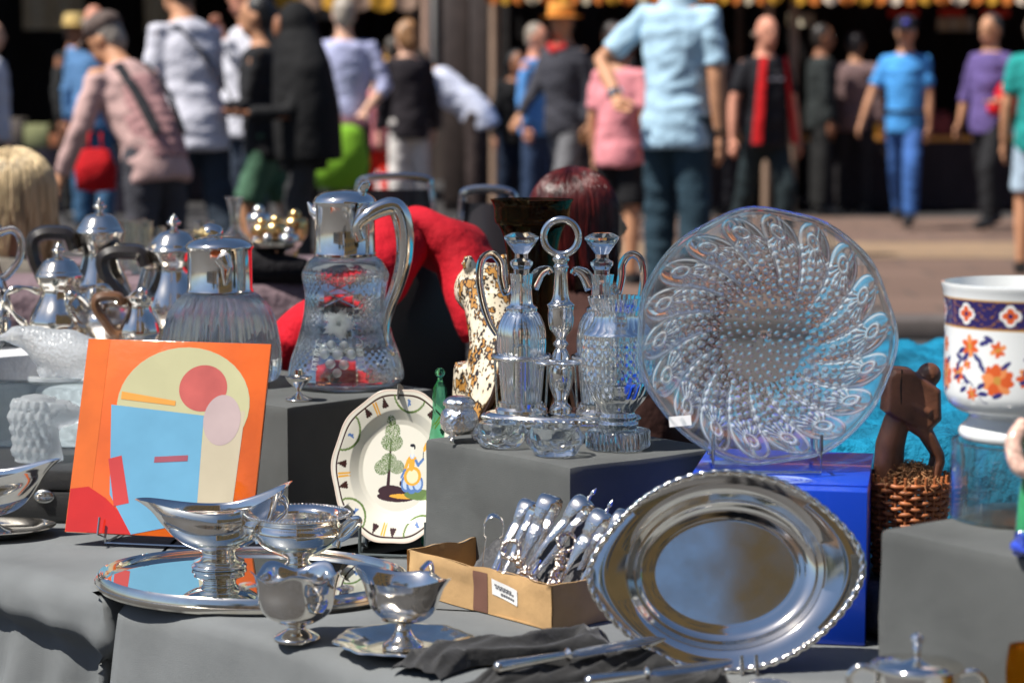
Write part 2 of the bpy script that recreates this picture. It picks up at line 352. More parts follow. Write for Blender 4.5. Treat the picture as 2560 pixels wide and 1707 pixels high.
for px, wpx, lab in ((2260, 75, 'red lettered pennant under awning above the blue cap man'), (2380, 62, 'red lettered pennant under awning between cap man and purple shirt man'), (2490, 70, 'red pennant under awning above the purple shirt man')):
    hanging(lab, px, 22, 42, wpx, 22.9, (.55, .05, .03))
tt = thing('trestle_table', 'dark cloth trestle table with crates at the far left stall', 'table', (-4.7, 22.3, 0))
MB().box((0, 0, .62), (2.6, .9, .04), bev=.006).build('table_top', DARK, tt)
MB().grid(lambda u, v: (-1.3+2.6*u, -.46+.02*math.sin(u*50), .02+.6*v), 50, 2).build('skirt', fabric('plum_skirt', (.022, .018, .03)), tt)
for k, (px, py, wpx, hpx, c, lab) in enumerate(((30, 240, 60, 70, (.16, .13, .11), 'grey brown crate standing on the dark trestle table'), (95, 232, 60, 55, (.25, .26, .12), 'olive striped crate on the dark trestle table'), (150, 236, 44, 30, (.35, .12, .05), 'small rust red box on the dark trestle table'))):
    a = aty(px, py, 22.2); s = 22.2/LENS_PX
    tag(MB().box((a.x, 22.2, .645+hpx*s/2), (wpx*s, .3, hpx*s), bev=.01).build('crate', principled('crate_%d' % k, c, .8, var=.3)), lab, 'crate')

# ------------------------------------------------------------------ low tables under grey felt, felt covered plinths
def cloth_table(label, corner, fdir, length, depth, folds, amp, seed, roll=0):
    f = Vector((math.cos(fdir), math.sin(fdir), 0)); b_ = Vector((-f.y, f.x, 0)); rr = .035; c0 = Vector((corner[0], corner[1], 0)); out = []
    rnd = random.Random(seed); nper = 90
    per = [(Vector((0, 0)), Vector((length, 0))), (Vector((length, 0)), Vector((length, depth))), (Vector((length, depth)), Vector((0, depth))), (Vector((0, depth)), Vector((0, 0)))]
    ring = []
    for a, e in per:
        L = (e-a).length; n = max(12, int(L*60)); nr = Vector(((e-a).y, -(e-a).x)).normalized()
        for k in range(n):
            u = k/n; q = a+(e-a)*u; ed = min(u, 1-u)*L
            if ed < .02: d2 = ((a+e)/2-q).normalized()
            ring.append((q, nr, L*u))
    rows = []
    prof = [(-rr, 0), (-rr*.62, -rr*.08), (-rr*.29, -rr*.29), (-rr*.08, -rr*.62), (0, -rr)]+[(.002*k, -rr-.014*k) for k in range(1, 24)]
    for i, (o, dz) in enumerate(prof):
        row = []
        for q, nr, s_ in ring:
            k = max(0, i-4)/23; fold = amp*k**.8*(1.2*abs(math.sin(s_*folds*.5+seed+.6*k))+.6*math.sin(s_*folds*2.3+1.7*seed+k*2)-.3)+.006*math.sin(s_*9+seed)
            p2 = q+nr*(o+fold*(1 if i > 2 else 0)-roll*min(1, max(0, (-dz-.075-.02*math.sin(s_*5))/.035))+roll*.9*min(1, max(0, (-dz-.15-.03*math.sin(s_*7+1))/.12))); cz = max(dz, -TZ+.012)
            row.append(c0+f*p2.x+b_*p2.y+Vector((0, 0, TZ+cz)))
        rows.append(row)
    m = MB(); m.rings(rows, True, True, False)
    t = thing('display_table', label, 'table', (0, 0, 0))
    m.build('tablecloth', CLOTH, t, sharp=180)
    for u, v in ((.1, .1), (length-.1, .1), (.1, depth-.1), (length-.1, depth-.1)):
        q = c0+f*u+b_*v; MB().box((q.x, q.y, (TZ-.03)/2), (.04, .04, TZ-.03)).build('leg', POST, t)
    return t
FB = Vector((.68, -.733, 0)).normalized(); BB = Vector((-FB.y, FB.x, 0))
cloth_table('low table under grey felt carrying cutlery, blue box and oval dish', (-.562, 3.185), math.atan2(FB.y, FB.x), 1.75, 1.25, 11, .010, 2)
fa = R(-44.8); FA = Vector((math.cos(fa), math.sin(fa), 0))
ca = Vector((-.584, 3.200, 0))-FA*1.25
cloth_table('low table under wrinkled grey felt carrying the orange panel and tall jug', (ca.x, ca.y), fa, 1.25, 1.45, 24, .040, 5, .045)
def block(name, label, cat_, N, ang, la, lb, z0, z1, mat, bev=.004, group=None):   # N = near corner, ang = direction of the edge running back-right
    e2 = Vector((math.cos(ang), math.sin(ang), 0)); e1 = Vector((-e2.y, e2.x, 0)); c = Vector((N[0], N[1], 0))+e1*la/2+e2*lb/2
    m = MB(); h = z1-z0; sd_ = N[0]*7                                # felt pulled over a box: soft edges, slack faces
    bm = bmesh.new(); bmesh.ops.create_cube(bm, size=1); bmesh.ops.subdivide_edges(bm, edges=bm.edges[:], cuts=23, use_grid_fill=True)
    for v in bm.verts:
        c_ = v.co.copy(); q = Vector((c_.x*lb, c_.y*la, c_.z*h)); k = [max(0, abs(c_[i])*2-1+2*bev*1.6/(lb, la, h)[i])/(2*bev*1.6/(lb, la, h)[i]) for i in range(3)]
        e = k[0]*k[1]+k[1]*k[2]+k[0]*k[2]; q -= Vector([math.copysign(min(e, 1.6)*bev*.5*(k[i] > 0), c_[i]) for i in range(3)])
        nz_ = noise.noise(q*6+Vector((sd_, 0, 3)))*.0030+noise.noise(q*17+Vector((sd_, 5, 0)))*.0012; d_ = Vector((c_.x*(k[0] > 0), c_.y*(k[1] > 0), 0)); q += d_.normalized()*nz_*(1 if d_.length > .1 else 0) if True else q
        q.z += (noise.noise(Vector((q.x*8, q.y*8, sd_)))*.0015 if c_.z > .45 else 0); v.co = q+Vector((0, 0, h/2))
    bm.verts.index_update(); m.add([v.co[:] for v in bm.verts], [[v.index for v in f.verts] for f in bm.faces]); bm.free()
    o = m.build(name, mat, None, 50, loc=(c.x, c.y, z0), rot=(0, 0, ang)); tag(o, label, cat_, group); return o
PZ = TZ+.2
block('display_plinth', 'grey felt covered block under the cruet stand and cut glass vase', 'plinth', (.081, 3.131), R(38.5), .347, .30, TZ+.001, CAM_H-.508, CLOTH2)
block('display_plinth', 'grey felt covered block under the tall silver topped jug', 'plinth', (-.373, 3.72), R(46.5), .50, .345, TZ+.001, CAM_H-.503, CLOTH2)
block('display_plinth', 'grey felt covered block under the glass drum and flowered porcelain pot', 'plinth', (.62, 2.386), R(37.5), .31, .36, TZ+.001, CAM_H-.500, CLOTH2)
block('display_plinth', 'pale cloth covered block under the silver tea service', 'plinth', (-.762, 4.08), R(46.5), .52, .37, TZ+.001, CAM_H-.465, fabric('white_cover', (.62, .63, .65), .3, 20))
# ------------------------------------------------------------------ people
REMESH = []; FINGERS = {}
def remeshed(mb, name, mat, parent, vox, smooth=4):
    o = mb.build(name, mat, parent, 180)
    r = o.modifiers.new('r', 'REMESH'); r.mode = 'VOXEL'; r.voxel_size = vox; r.use_smooth_shade = True
    if smooth: s = o.modifiers.new('s', 'SMOOTH'); s.iterations = smooth; s.factor = .5
    REMESH.append(o); return o
SKIN = {k: principled('skin_'+k, c, .55, bump=.1, bscale=30, spec=.35) for k, c in dict(tan=(.50, .25, .14), fair=(.62, .36, .25), red=(.60, .27, .18), dark=(.30, .13, .07)).items()}
def cloth_c(c): return fabric('garment_%03d_%03d_%03d' % tuple(int(q*999) for q in c), c, .35, 16, .14)
def person(label, px, Y, face, h=1.75, shirt=(.5, .5, .5), legs=(.03, .03, .04), skin='tan', hair=(.06, .04, .03), hairstyle='short',
           sleeve='short', lean=0, armL=None, armR=None, legL=None, legR=None, head=(0, 0), hat=None, extra=None, shoes=(.02, .02, .02),
           legwear='long', build=1.0, vox=.02, belly=0, zoff=0, name='person'):
    # local frame: the person looks along -Y; L = the person's left = +X
    s = h/1.75; p0 = aty(px, 300, Y); t = thing(name, label, 'person', (p0.x, Y, zoff), R(face)); S = lambda v: Vector(v)*s
    bw = build*.88; body = MB(); top = MB(); bot = MB()
    ln = R(lean); RX = Matrix.Rotation(ln, 3, 'X')
    def up(v, k=1.0):                                               # lean the upper body forward about the hips
        v = Vector(v); q = Vector((0, 0, .95)); d = v-q; kk = min(1, max(0, (v.z-.95)/.25)); return (q+Matrix.Rotation(ln*(.5+.5*kk)*k, 3, 'X') @ d)*s
    sp = [(0, .0, .86), (0, 0, .95), (0, -.005, 1.06), (0, -.005, 1.2), (0, .0, 1.32), (0, .01, 1.42), (0, .01, 1.475)]
    rd = [(.155*bw, .115), (.165*bw, .125+belly*.6), (.145*bw, .11+belly), (.158*bw, .12+belly*.6), (.175*bw, .118), (.15*bw, .095), (.07, .065)]
    T = lambda k: [(a*s*k if k < 2 else (a+.016)*s, b_*s*k if k < 2 else (b_+.016)*s) for a, b_ in rd]
    body.oval([up(q) for q in sp], [(a*s, b_*s) for a, b_ in rd])
    neck = up((0, .015, 1.46)); hc = up((0, -.01, 1.63)); nk2 = up((0, .0, 1.56))
    body.tube([neck, nk2, hc], [.062*s, .056*s, .055*s], 12)
    HM = Matrix.Rotation(R(head[0]), 3, 'Z') @ Matrix.Rotation(ln*.6+R(head[1]), 3, 'X')
    H = lambda v: hc+HM @ (Vector(v)*s)
    body.ball(H((0, 0, .015)), (.074*s, .094*s, .108*s), 18, 12, HM)
    body.ball(H((0, -.03, -.055)), (.056*s, .066*s, .065*s), 14, 9, HM)
    body.tube([H((0, -.088, .02)), H((0, -.108, -.02)), H((0, -.088, -.035))], [.010*s, .017*s, .012*s], 8)
    body.tube([H((-.03, -.085, .038)), H((.03, -.085, .038))], .012*s, 6)
    for e in (-1, 1): body.ball(H((e*.077, .008, -.005)), (.012*s, .022*s, .034*s), 8, 6, HM)
    # arms
    arms = {1: armL or ((.18, .02, -1), (.06, -.18, -1)), -1: armR or ((-.18, .02, -1), (-.06, -.18, -1))}
    for e, (d1, d2) in arms.items():
        sh = up((e*.185*bw, .01, 1.405)); el = sh+Vector(d1).normalized()*.29*s; wr = el+Vector(d2).normalized()*.25*s
        body.tube([up((e*.10, .01, 1.40)), sh, (sh+el)/2, el, el*.6+wr*.4, wr], [.055*s, .058*s*bw, .05*s*bw, .041*s, .040*s, .027*s], 10)
        hd = Vector(d2).normalized(); pal = wr+hd*.055*s; side = hd.cross(Vector((0, 0, 1))); side = side.normalized() if side.length > .2 else Vector((1, 0, 0)) if abs(hd.z) > .9 else Vector((0, 1, 0))
        if abs(hd.z) > .8: side = Vector((0, 1, 0))-hd*hd.y; side.normalize()
        body.tube([wr, wr+hd*.03*s, pal, wr+hd*.09*s], [.025*s, .034*s, .04*s, .034*s], 10, flat=(1, .6), up=hd.cross(side))
        fm = FINGERS.setdefault(t.name, MB()); nrm = hd.cross(side).normalized()*-e
        for k, (o_, L) in enumerate(((-.028, .062), (-.01, .076), (.009, .072), (.027, .056))):
            b0 = wr+hd*.082*s+side*o_*s; fm.tube([b0, b0+hd*L*.5*s+nrm*.006*s, b0+hd*L*.9*s+nrm*.026*s], [.0095*s, .009*s, .007*s], 6)
        b0 = wr+hd*.035*s-side*.032*s; fm.tube([b0, b0+hd*.035*s-side*.022*s+nrm*.012*s, b0+hd*.062*s-side*.022*s+nrm*.02*s], [.0115*s, .0105*s, .008*s], 6)
        if sleeve == 'short':
            q = sh+(el-sh)*.78; top.tube([up((e*.08, .01, 1.395)), sh, sh+(el-sh)*.4, q], [.062*s, .066*s*bw, .067*s*bw, .066*s*bw], 12)
        elif sleeve == 'long':
            top.tube([up((e*.08, .01, 1.395)), sh, (sh+el)/2, el, el*.5+wr*.5, wr], [.062*s, .064*s*bw, .06*s*bw, .054*s, .048*s, .042*s], 12)
        elif sleeve == 'rolled':
            q = el+(wr-el)*.35; top.tube([up((e*.08, .01, 1.395)), sh, (sh+el)/2, el, q], [.062*s, .066*s*bw, .064*s*bw, .058*s, .055*s], 12)
    # legs
    lg = {1: legL or ((.06, 0, -1), (.0, .03, -1)), -1: legR or ((-.06, 0, -1), (.0, .03, -1))}
    for e, (d1, d2) in lg.items():
        hp = S((e*.085*bw, 0, .90)); kn = hp+Vector(d1).normalized()*.42*s; an = kn+Vector(d2).normalized()*.40*s
        dz = .075*s-an.z if not zoff else 0
        if dz > 0: an.z += dz; kn.z += dz*.5
        body.tube([hp+Vector((0, 0, .05*s)), hp, (hp+kn)/2, kn, kn*.65+an*.35, an], [.08*s, .085*s*bw, .072*s*bw, .054*s, .056*s, .036*s], 12)
        ft = Vector((0, -1, 0)); body.tube([an+Vector((0, .03*s, -.04*s)), an+ft*.05*s+Vector((0, 0, -.045*s)), an+ft*.16*s+Vector((0, 0, -.055*s))], [.036*s, .04*s, .028*s], 8)
        if legwear == 'long':
            bot.tube([hp+Vector((0, 0, .05*s)), hp, (hp+kn)/2, kn, kn*.5+an*.5, an], [.1*s, .105*s*bw, .092*s*bw, .076*s, .07*s, .062*s], 14)
        elif legwear == 'shorts':
            bot.tube([hp+Vector((0, 0, .05*s)), hp, (hp+kn)/2, kn+(hp-kn)*.15], [.1*s, .105*s*bw, .1*s*bw, .095*s], 14)
        sm = MB(); sm.tube([an+Vector((0, .035*s, -.03*s)), an+ft*.04*s+Vector((0, 0, -.03*s)), an+ft*.12*s+Vector((0, 0, -.045*s)), an+ft*.2*s+Vector((0, 0, -.055*s))], [.04*s, .05*s, .045*s, .024*s], 10)
        sm.build('shoe', principled('shoe_%d' % int(shoes[0]*99), shoes, .5), t)
    bo = remeshed(body, 'body', SKIN[skin], t, vox*.8, 3); FINGERS[bo.name] = FINGERS.pop(t.name)
    hem = .80 if legwear != 'none' else .7
    top.oval([up((0, 0, hem))]+[up(q) for q in sp[1:-1]]+[up((0, .01, 1.46))], [((a+.02)*s, (b_+.022)*s) for a, b_ in [rd[1]]+rd[1:-1]]+[(.085*s, .08*s)])
    remeshed(top, 'shirt', cloth_c(shirt), t, vox)
    bot.oval([S((0, 0, .82)), S((0, 0, .90)), S((0, 0, .97)), up((0, -.003, 1.03))], [(.15*s*bw, .11*s), (.178*s*bw, .135*s), (.172*s*bw, .13*s), (.155*s*bw, (.12+belly)*s)])
    if legwear == 'skirt': bot.oval([S((0, 0, .97)), S((0, 0, .7)), S((0, 0, .45))], [(.17*s, .13*s), (.22*s, .19*s), (.25*s, .23*s)])
    remeshed(bot, {'long': 'trousers', 'shorts': 'shorts', 'skirt': 'skirt'}[legwear], cloth_c(legs), t, vox)
    # hair, hat, face
    hm = principled('hair_%03d_%03d' % (int(hair[0]*999), int(hair[2]*999)), hair, .45, bump=.6, bscale=60, var=.35, vscale=25, bdist=.01)
    if hairstyle != 'bald':
        m = MB(); m.ball(H((0, .022, .038)), (.083*s, .092*s, .098*s), 16, 10, HM); m.ball(H((0, .05, -.01)), (.074*s, .06*s, .085*s), 14, 9, HM)
        if hairstyle == 'bob':
            for e in (-1, 1): m.tube([H((e*.05, .01, .06)), H((e*.085, .02, -.01)), H((e*.07, .035, -.10))], [.045*s, .04*s, .03*s], 10)
            m.ball(H((0, .06, -.05)), (.085*s, .06*s, .1*s), 14, 9, HM)
        if hairstyle == 'long':
            m.tube([H((0, .04, .03)), H((0, .09, -.1)), H((0, .1, -.26)), H((0, .085, -.4))], [.085*s, .09*s, .095*s, .06*s], 12, flat=(1.1, .6))
        remeshed(m, 'hair', hm, t, .016, 2)
    else:
        m = MB(); m.tube([H((-.078, .0, .0)), H((-.06, .06, -.01)), H((0, .092, -.01)), H((.06, .06, -.01)), H((.078, .0, .0))], [.014*s, .024*s, .028*s, .024*s, .014*s], 8)
        m.build('hair', hm, t)
    ey = MB()
    for e in (-1, 1): ey.ball(H((e*.031, -.087, .02)), (.013*s, .008*s, .007*s), 8, 6, HM)
    ey.build('eyes', principled('eye_dark', (.02, .015, .012), .3), t)
    ey = MB(); ey.tube([H((-.024, -.089, -.065)), H((0, -.095, -.063)), H((.024, -.089, -.065))], .0055*s, 6); ey.build('mouth', principled('lip', (.33, .12, .1), .5), t)
    if hat:
        kind, hcol = hat; hmat = cloth_c(hcol); m = MB()
        if kind == 'cap':
            m.ball(H((0, .012, .075)), (.092*s, .108*s, .072*s), 18, 9, HM)
            m.grid(lambda u, v: H(((u-.5)*.16, -.085-.085*v*math.sin(PI*(.15+.7*u))**.6, .065-.03*v-.03*(2*u-1)**2)), 10, 4)
            m.grid(lambda u, v: H(((u-.5)*.16, -.085-.085*v*math.sin(PI*(.15+.7*u))**.6, .056-.03*v-.03*(2*u-1)**2)), 10, 4)
        else:
            m.lathe([(.095*s, .045*s), (.094*s, .09*s), (.088*s, .13*s), (.07*s, .15*s), (.03*s, .142*s)], 24, sy=1.15); m.lathe([(.08*s, .045*s), (.14*s, .035*s), (.155*s, .045*s), (.14*s, .043*s), (.08*s, .055*s)], 24, sy=1.1)
            m.xf(Matrix.Translation(hc) @ HM.to_4x4())
        m.build('cap' if kind == 'cap' else 'hat', hmat, t)
    if extra: extra(t, s, up, H)
    return t
def straps(t, s, up, H):
    for e in (-1, 1):
        MB().tube([up((e*.10, -.11, 1.25)), up((e*.10, -.06, 1.44)), up((e*.10, .10, 1.42)), up((e*.11, .155, 1.22)), up((e*.09, .15, 1.02))], .03*s, 8, flat=(1, .3), up=(0, 0, 1)).build('strap', cloth_c((.03, .03, .035)), t)
    m = MB()
    for k in range(9): m.tube([up((-.15, .03, .92+.05*k)), up((-.09, .125, .92+.05*k)), up((0, .148, .92+.05*k)), up((.09, .125, .92+.05*k)), up((.15, .03, .92+.05*k))], .022*s, 8)
    remeshed(m, 'quilting', cloth_c((.40, .22, .22)), t, .014)
person('person in grey cap and quilted pink vest walking with head bowed', 385, 10.2, 232, 1.55, (.50, .33, .31), (.05, .05, .06), 'tan', (.25, .22, .19), 'short', 'long', 30, ((.35, -.1, -1), (.1, -.55, -1)), ((-.35, -.1, -1), (-.1, -.55, -1)), head=(20, 6), hat=('cap', (.115, .085, .075)), extra=straps, build=1.1, vox=.014)
person('person in blue shirt and jeans with grey hair seen from behind at the far stall', 232, 18.6, 165, 1.86, (.10, .22, .42), (.05, .12, .22), 'red', (.3, .26, .22), 'bald', 'long', 4, armR=((-.2, .1, -1), (-.1, -.5, -1)))
person('person in tan straw hat and dark coat half hidden by blue shirt', 190, 20.6, 60, 1.84, (.03, .03, .03), (.02, .02, .02), 'dark', hat=('hat', (.55, .40, .16)), sleeve='long')
def bagstrap(t, s, up, H):
    MB().tube([up((.17, -.08, 1.43)), up((.1, .1, 1.42)), up((-.05, .165, 1.2)), up((-.19, .1, .98))], .014*s, 8, flat=(1.5, .4)).build('strap', cloth_c((.02, .02, .02)), t)
person('person in white polo shirt with thin bag strap, arm hanging', 490, 11.8, 222, 1.80, (.60, .60, .68), (.025, .035, .05), 'tan', (.03, .025, .02), 'short', 'short', 12, ((.1, -.1, -1), (.05, -.2, -1)), ((-.12, -.15, -1), (-.02, -.42, -1)), legL=((.05, -.25, -1), (0, .1, -1)), legR=((-.05, .2, -1), (0, .5, -1)), extra=bagstrap, build=.98, vox=.014)
person('person in white shirt raising a hand to the face behind the veiled woman', 622, 14.6, -60, 1.86, (.58, .58, .64), (.03, .04, .06), 'red', (.1, .07, .05), 'short', 'long', 0, ((.4, -.5, -.9), (-.2, -.5, .9)), ((-.3, 0, -1), (-.1, -.4, -1)), zoff=0)
person('person with long black hair, black top and green shorts, bare legs', 668, 12.6, -95, 1.66, (.018, .018, .02), (.075, .16, .10), 'tan', (.012, .011, .012), 'long', 'long', 4, ((.1, -.2, -1), (0, -1, -.25)), ((-.1, -.2, -1), (0, -1, -.1)), legL=((0, -.3, -1), (0, .25, -1)), legR=((0, .25, -1), (0, .5, -1)), legwear='shorts')
def veil(t, s, up, H):
    m = MB(); m.ball(H((0, .02, .02)), (.1*s, .12*s, .135*s), 16, 10); m.oval([H((0, .01, -.03)), up((0, .02, 1.4)), up((0, .03, 1.15)), up((0, .03, .85))], [(.12*s, .125*s), (.25*s, .17*s), (.27*s, .2*s), (.26*s, .2*s)]); remeshed(m, 'veil', cloth_c((.012, .012, .013)), t, .02)
    MB().ball(H((0, -.095, 0)), (.05*s, .03*s, .07*s), 12, 8).build('face_opening', SKIN['dark'], t)
person('person in long black veil and dark speckled trousers', 757, 12.0, -75, 1.58, (.015, .015, .016), (.04, .04, .042), 'dark', (.01, .01, .01), 'short', 'long', 3, ((.1, -.3, -1), (0, -1, 0)), ((-.1, -.3, -1), (0, -1, .1)), extra=veil, legL=((0, -.2, -1), (0, .2, -1)))
def held_jacket(t, s, up, H):
    m = MB(); m.tube([Vector((-.15, .2, .86))*s, Vector((0, .24, .84))*s, Vector((.16, .2, .84))*s], [.07*s, .1*s, .07*s], 10); m.oval([Vector((0, .22, .86))*s, Vector((.02, .23, .65))*s, Vector((.03, .22, .45))*s], [(.13*s, .05*s), (.15*s, .06*s), (.1*s, .04*s)])
    remeshed(m, 'held_jacket', cloth_c((.10, .045, .055)), t, .02)
person('person in lavender shirt with hands clasped behind, holding maroon jacket', 862, 16.6, 190, 1.83, (.44, .46, .68), (.02, .02, .022), 'fair', (.35, .30, .25), 'short', 'rolled', 2, ((.35, .12, -1), (-.55, .45, -.6)), ((-.35, .12, -1), (.55, .45, -.6)), extra=held_jacket, build=1.1)
person('person with brown bob hair, black jacket and off white trousers', 1022, 18.0, 200, 1.72, (.022, .018, .022), (.62, .58, .55), 'fair', (.30, .15, .06), 'bob', 'long', 5, head=(30, 0))
person('person bending far forward in white shirt and brown trousers', 1192, 19.8, -100, 1.80, (.60, .63, .76), (.045, .032, .03), 'tan', (.05, .04, .03), 'short', 'short', 50, ((.1, -.5, -1), (0, -.3, -1)), ((-.1, -.5, -1), (0, -.3, -1)))
person('person in pink top and bright red trousers beyond the lavender shirt', 945, 20.2, 170, 1.42, (.50, .16, .18), (.80, .03, .015), 'fair', (.1, .06, .04), 'short', 'short')
person('person in dark top and white trousers half hidden by black jacket', 984, 20.8, 180, 1.66, (.05, .04, .05), (.75, .73, .70), 'fair', (.05, .04, .03), 'short', 'long')
person('person in orange straw hat, red scarf and grey striped jacket', 1412, 17.8, -40, 1.82, (.05, .05, .062), (.16, .16, .17), 'tan', (.05, .04, .03), 'short', 'long', 3, ((.15, .2, -1), (0, -.1, -1)), ((-.15, -.35, -1), (-.1, -.8, -1)), legL=((0, -.28, -1), (0, .1, -1)), legR=((0, .25, -1), (0, .4, -1)), hat=('hat', (.72, .30, .06)),
       extra=lambda t, s, up, H: MB().tube([up((-.07, -.05, 1.45)), up((0, -.11, 1.42)), up((.07, -.05, 1.45))], .035*s, 10).build('scarf', cloth_c((.5, .03, .03)), t))
person('person in bright blue shirt standing behind the orange hat', 1340, 19.6, 60, 1.74, (.10, .28, .62), (.03, .05, .1), 'red', (.3, .25, .2), 'short', 'long')
person('person seated in black in the shade of the yellow stall', 1285, 20.6, 10, 1.55, (.012, .012, .013), (.012, .02, .04), 'dark', (.01, .01, .01), 'bob', 'long', 14)
person('person in dark jacket behind the pink shirt', 1530, 20.4, 170, 1.78, (.02, .018, .02), (.02, .02, .02), 'dark', (.02, .015, .012), 'short', 'long')
person('person in pink T-shirt and black shorts seen from behind', 1548, 13.4, 150, 1.53, (.72, .27, .30), (.014, .014, .016), 'tan', (.06, .03, .025), 'bob', 'short', 2, ((.14, .0, -1), (.0, -.1, -1)), ((-.14, .05, -1), (-.1, -.1, -1)), legwear='shorts', build=1.0, belly=.02, vox=.016)
def polo_x(t, s, up, H):
    m = MB(); m.oval([up((0, .01, 1.44)), up((0, .012, 1.49)), up((0, .01, 1.505))], [(.098*s, .093*s), (.08*s, .077*s), (.084*s, .082*s)]); m.build('collar', cloth_c((.42, .58, .70)), t)
    for e, (d1, d2), nm, mt in ((1, ((.75, .30, -.78), (-.55, .48, -.6)), 'watch', SILVER), (-1, ((-.14, .02, -1), (-.03, -.12, -1)), 'bracelet', cloth_c((.03, .02, .015)))):
        sh = up((e*.185*.88, .01, 1.405)); el = sh+Vector(d1).normalized()*.29*s; d = Vector(d2).normalized(); wr = el+d*.235*s; n = d.orthogonal().normalized(); q = d.cross(n)
        MB().tube([wr+(n*math.cos(2*PI*a/12)+q*math.sin(2*PI*a/12))*.03*s for a in range(12)], .009*s, 6, closed=True).build(nm, mt, t)
        if nm == 'watch': MB().ball(wr+Vector((0, .032, 0))*s, (.022*s, .01*s, .022*s)).build('dial', SILVER, t)
person('person in light blue polo and dark jeans, one hand on hip', 1690, 11.2, 150, 1.86, (.38, .56, .70), (.025, .05, .07), 'tan', (.10, .07, .05), 'short', 'short', 2, ((.75, .30, -.78), (-.55, .48, -.6)), ((-.14, .02, -1), (-.03, -.12, -1)), legL=((.05, -.08, -1), (0, .05, -1)), extra=polo_x, build=1.0, vox=.012)
def redvest(t, s, up, H):
    for e in (-1, 1):
        m = MB(); m.grid(lambda u, v: up((e*(.075+.05*v+.035*u*(1+.9*v)), -.135-.03*v+.03*u*u, 1.46-.62*v)), 6, 10); m.grid(lambda u, v: up((e*(.075+.05*v+.035*u*(1+.9*v)), -.150-.03*v+.03*u*u, 1.46-.62*v)), 6, 10)
        m.build('lining', cloth_c((.50, .012, .015)), t)
    m = MB()
    for k, wd_ in enumerate((.05, .05)): m.box(up((-.035+.07*k, -.152, 1.30)), (wd_*s, .004, .022*s))
    m.build('chest_print', principled('print_white', (.6, .6, .62), .8), t)
person('person with bald head, black shirt and open red lined jacket', 1912, 15.6, 25, 1.66, (.016, .016, .02), (.018, .028, .032), 'red', (.25, .2, .16), 'bald', 'short', 0, ((.3, .05, -1), (.1, -.15, -1)), ((-.32, .05, -1), (-.15, -.2, -1)), extra=redvest, build=1.0, belly=.03, legL=((.05, -.4, -1), (0, .1, -1)), legR=((-.05, .25, -1), (0, .4, -1)))
person('person in dark green jacket standing in the stall shade', 2052, 21.6, 95, 1.80, (.025, .03, .03), (.02, .02, .02), 'dark', (.02, .015, .012), 'short', 'long')
person('person in mauve brown shirt with back turned at the orange counter', 2135, 21.9, 160, 1.74, (.17, .11, .11), (.02, .018, .02), 'tan', (.02, .015, .015), 'short', 'long', build=1.2)
person('person in dark cardigan behind the polo man under the awning', 1790, 21.4, 200, 1.72, (.05, .035, .035), (.03, .03, .035), 'tan', (.05, .03, .02), 'bob', 'long')
def belt(t, s, up, H):
    MB().tube([up((.172*math.cos(a), -.005+.145*math.sin(a), .985)) for a in [2*PI*k/20 for k in range(20)]], .022*s, 6, closed=True, flat=(1, .5)).build('belt', cloth_c((.02, .02, .02)), t)
    MB().ball(H((0.02, -.105, .085)), (.028*s, .012*s, .022*s)).build('cap_badge', cloth_c((.08, .08, .5)), t)
person('person in bright blue polo, blue jeans and dark cap walking', 2262, 19.3, -20, 1.78, (.07, .30, .68), (.045, .12, .34), 'tan', (.06, .05, .04), 'short', 'short', 2, ((.12, .02, -1), (.05, -.15, -1)), ((-.42, -.1, -1), (-.3, -.25, -1)), hat=('cap', (.018, .018, .025)), legL=((.06, -.5, -1), (.0, -.05, -1)), legR=((-.02, .30, -1), (0, .55, -1)), extra=belt, build=.98)
def redbag(t, s, up, H):
    m = MB(); m.ball(up((.27, -.12, 1.08)), (.12*s, .09*s, .15*s)); m.ball(up((.17, -.16, 1.0)), (.07*s, .06*s, .06*s)); remeshed(m, 'red_bag', cloth_c((.55, .01, .02)), t, .02)
person('person in purple sweater and black trousers carrying a red bag', 2472, 18.9, -48, 1.79, (.12, .085, .24), (.016, .016, .018), 'tan', (.05, .045, .04), 'short', 'rolled', 0, ((.3, .05, -1), (0, -.8, -.2)), ((-.3, .08, -1), (-.1, -.25, -1)), extra=redbag, legL=((.1, -.45, -1), (.1, 0, -1)), legR=((-.1, .3, -1), (0, .45, -1)))
person('person in teal top and pale denim shorts cut off by the frame edge', 2600, 14.2, 170, 1.66, (.02, .28, .26), (.35, .45, .55), 'tan', (.1, .07, .05), 'bob', 'short', legwear='shorts')
person('person with light hair in white at the left border of the square', -20, 17.5, 90, 1.70, (.5, .52, .6), (.03, .03, .03), 'fair', (.2, .15, .1), 'short', 'long')
tag(MB().lathe([(.02, .0), (.17, .02), (.2, .2), (.17, .42), (.10, .46)], 20, mod=lambda a, z, r: 1+.06*math.sin(3*a+9*z)).build('tote_bag', fabric('lime_cloth', (.20, .42, .03), .6, 8), None, 180, loc=(aty(850, 400, 16.0).x, 16.0, .46)), 'lime green tote bag hanging below the lavender shirt', 'bag')
tag(MB().tube([(-.06, 0, .34), (-.05, 0, .5), (.05, 0, .5), (.06, 0, .34)], .012, 6).lathe([(.02, 0), (.16, .02), (.17, .2), (.12, .36), (.04, .37)], 18, mod=lambda a, z, r: 1+.1*math.sin(4*a+12*z), sy=.6).xf(Matrix.Scale(.5, 4)).build('shoulder_bag', fabric('red_nylon', (.42, .006, .01), .7, 9), None, 180, loc=(aty(240, 450, 9.6).x, 9.6, .70)), 'crumpled red bag beside the pink vest', 'bag')

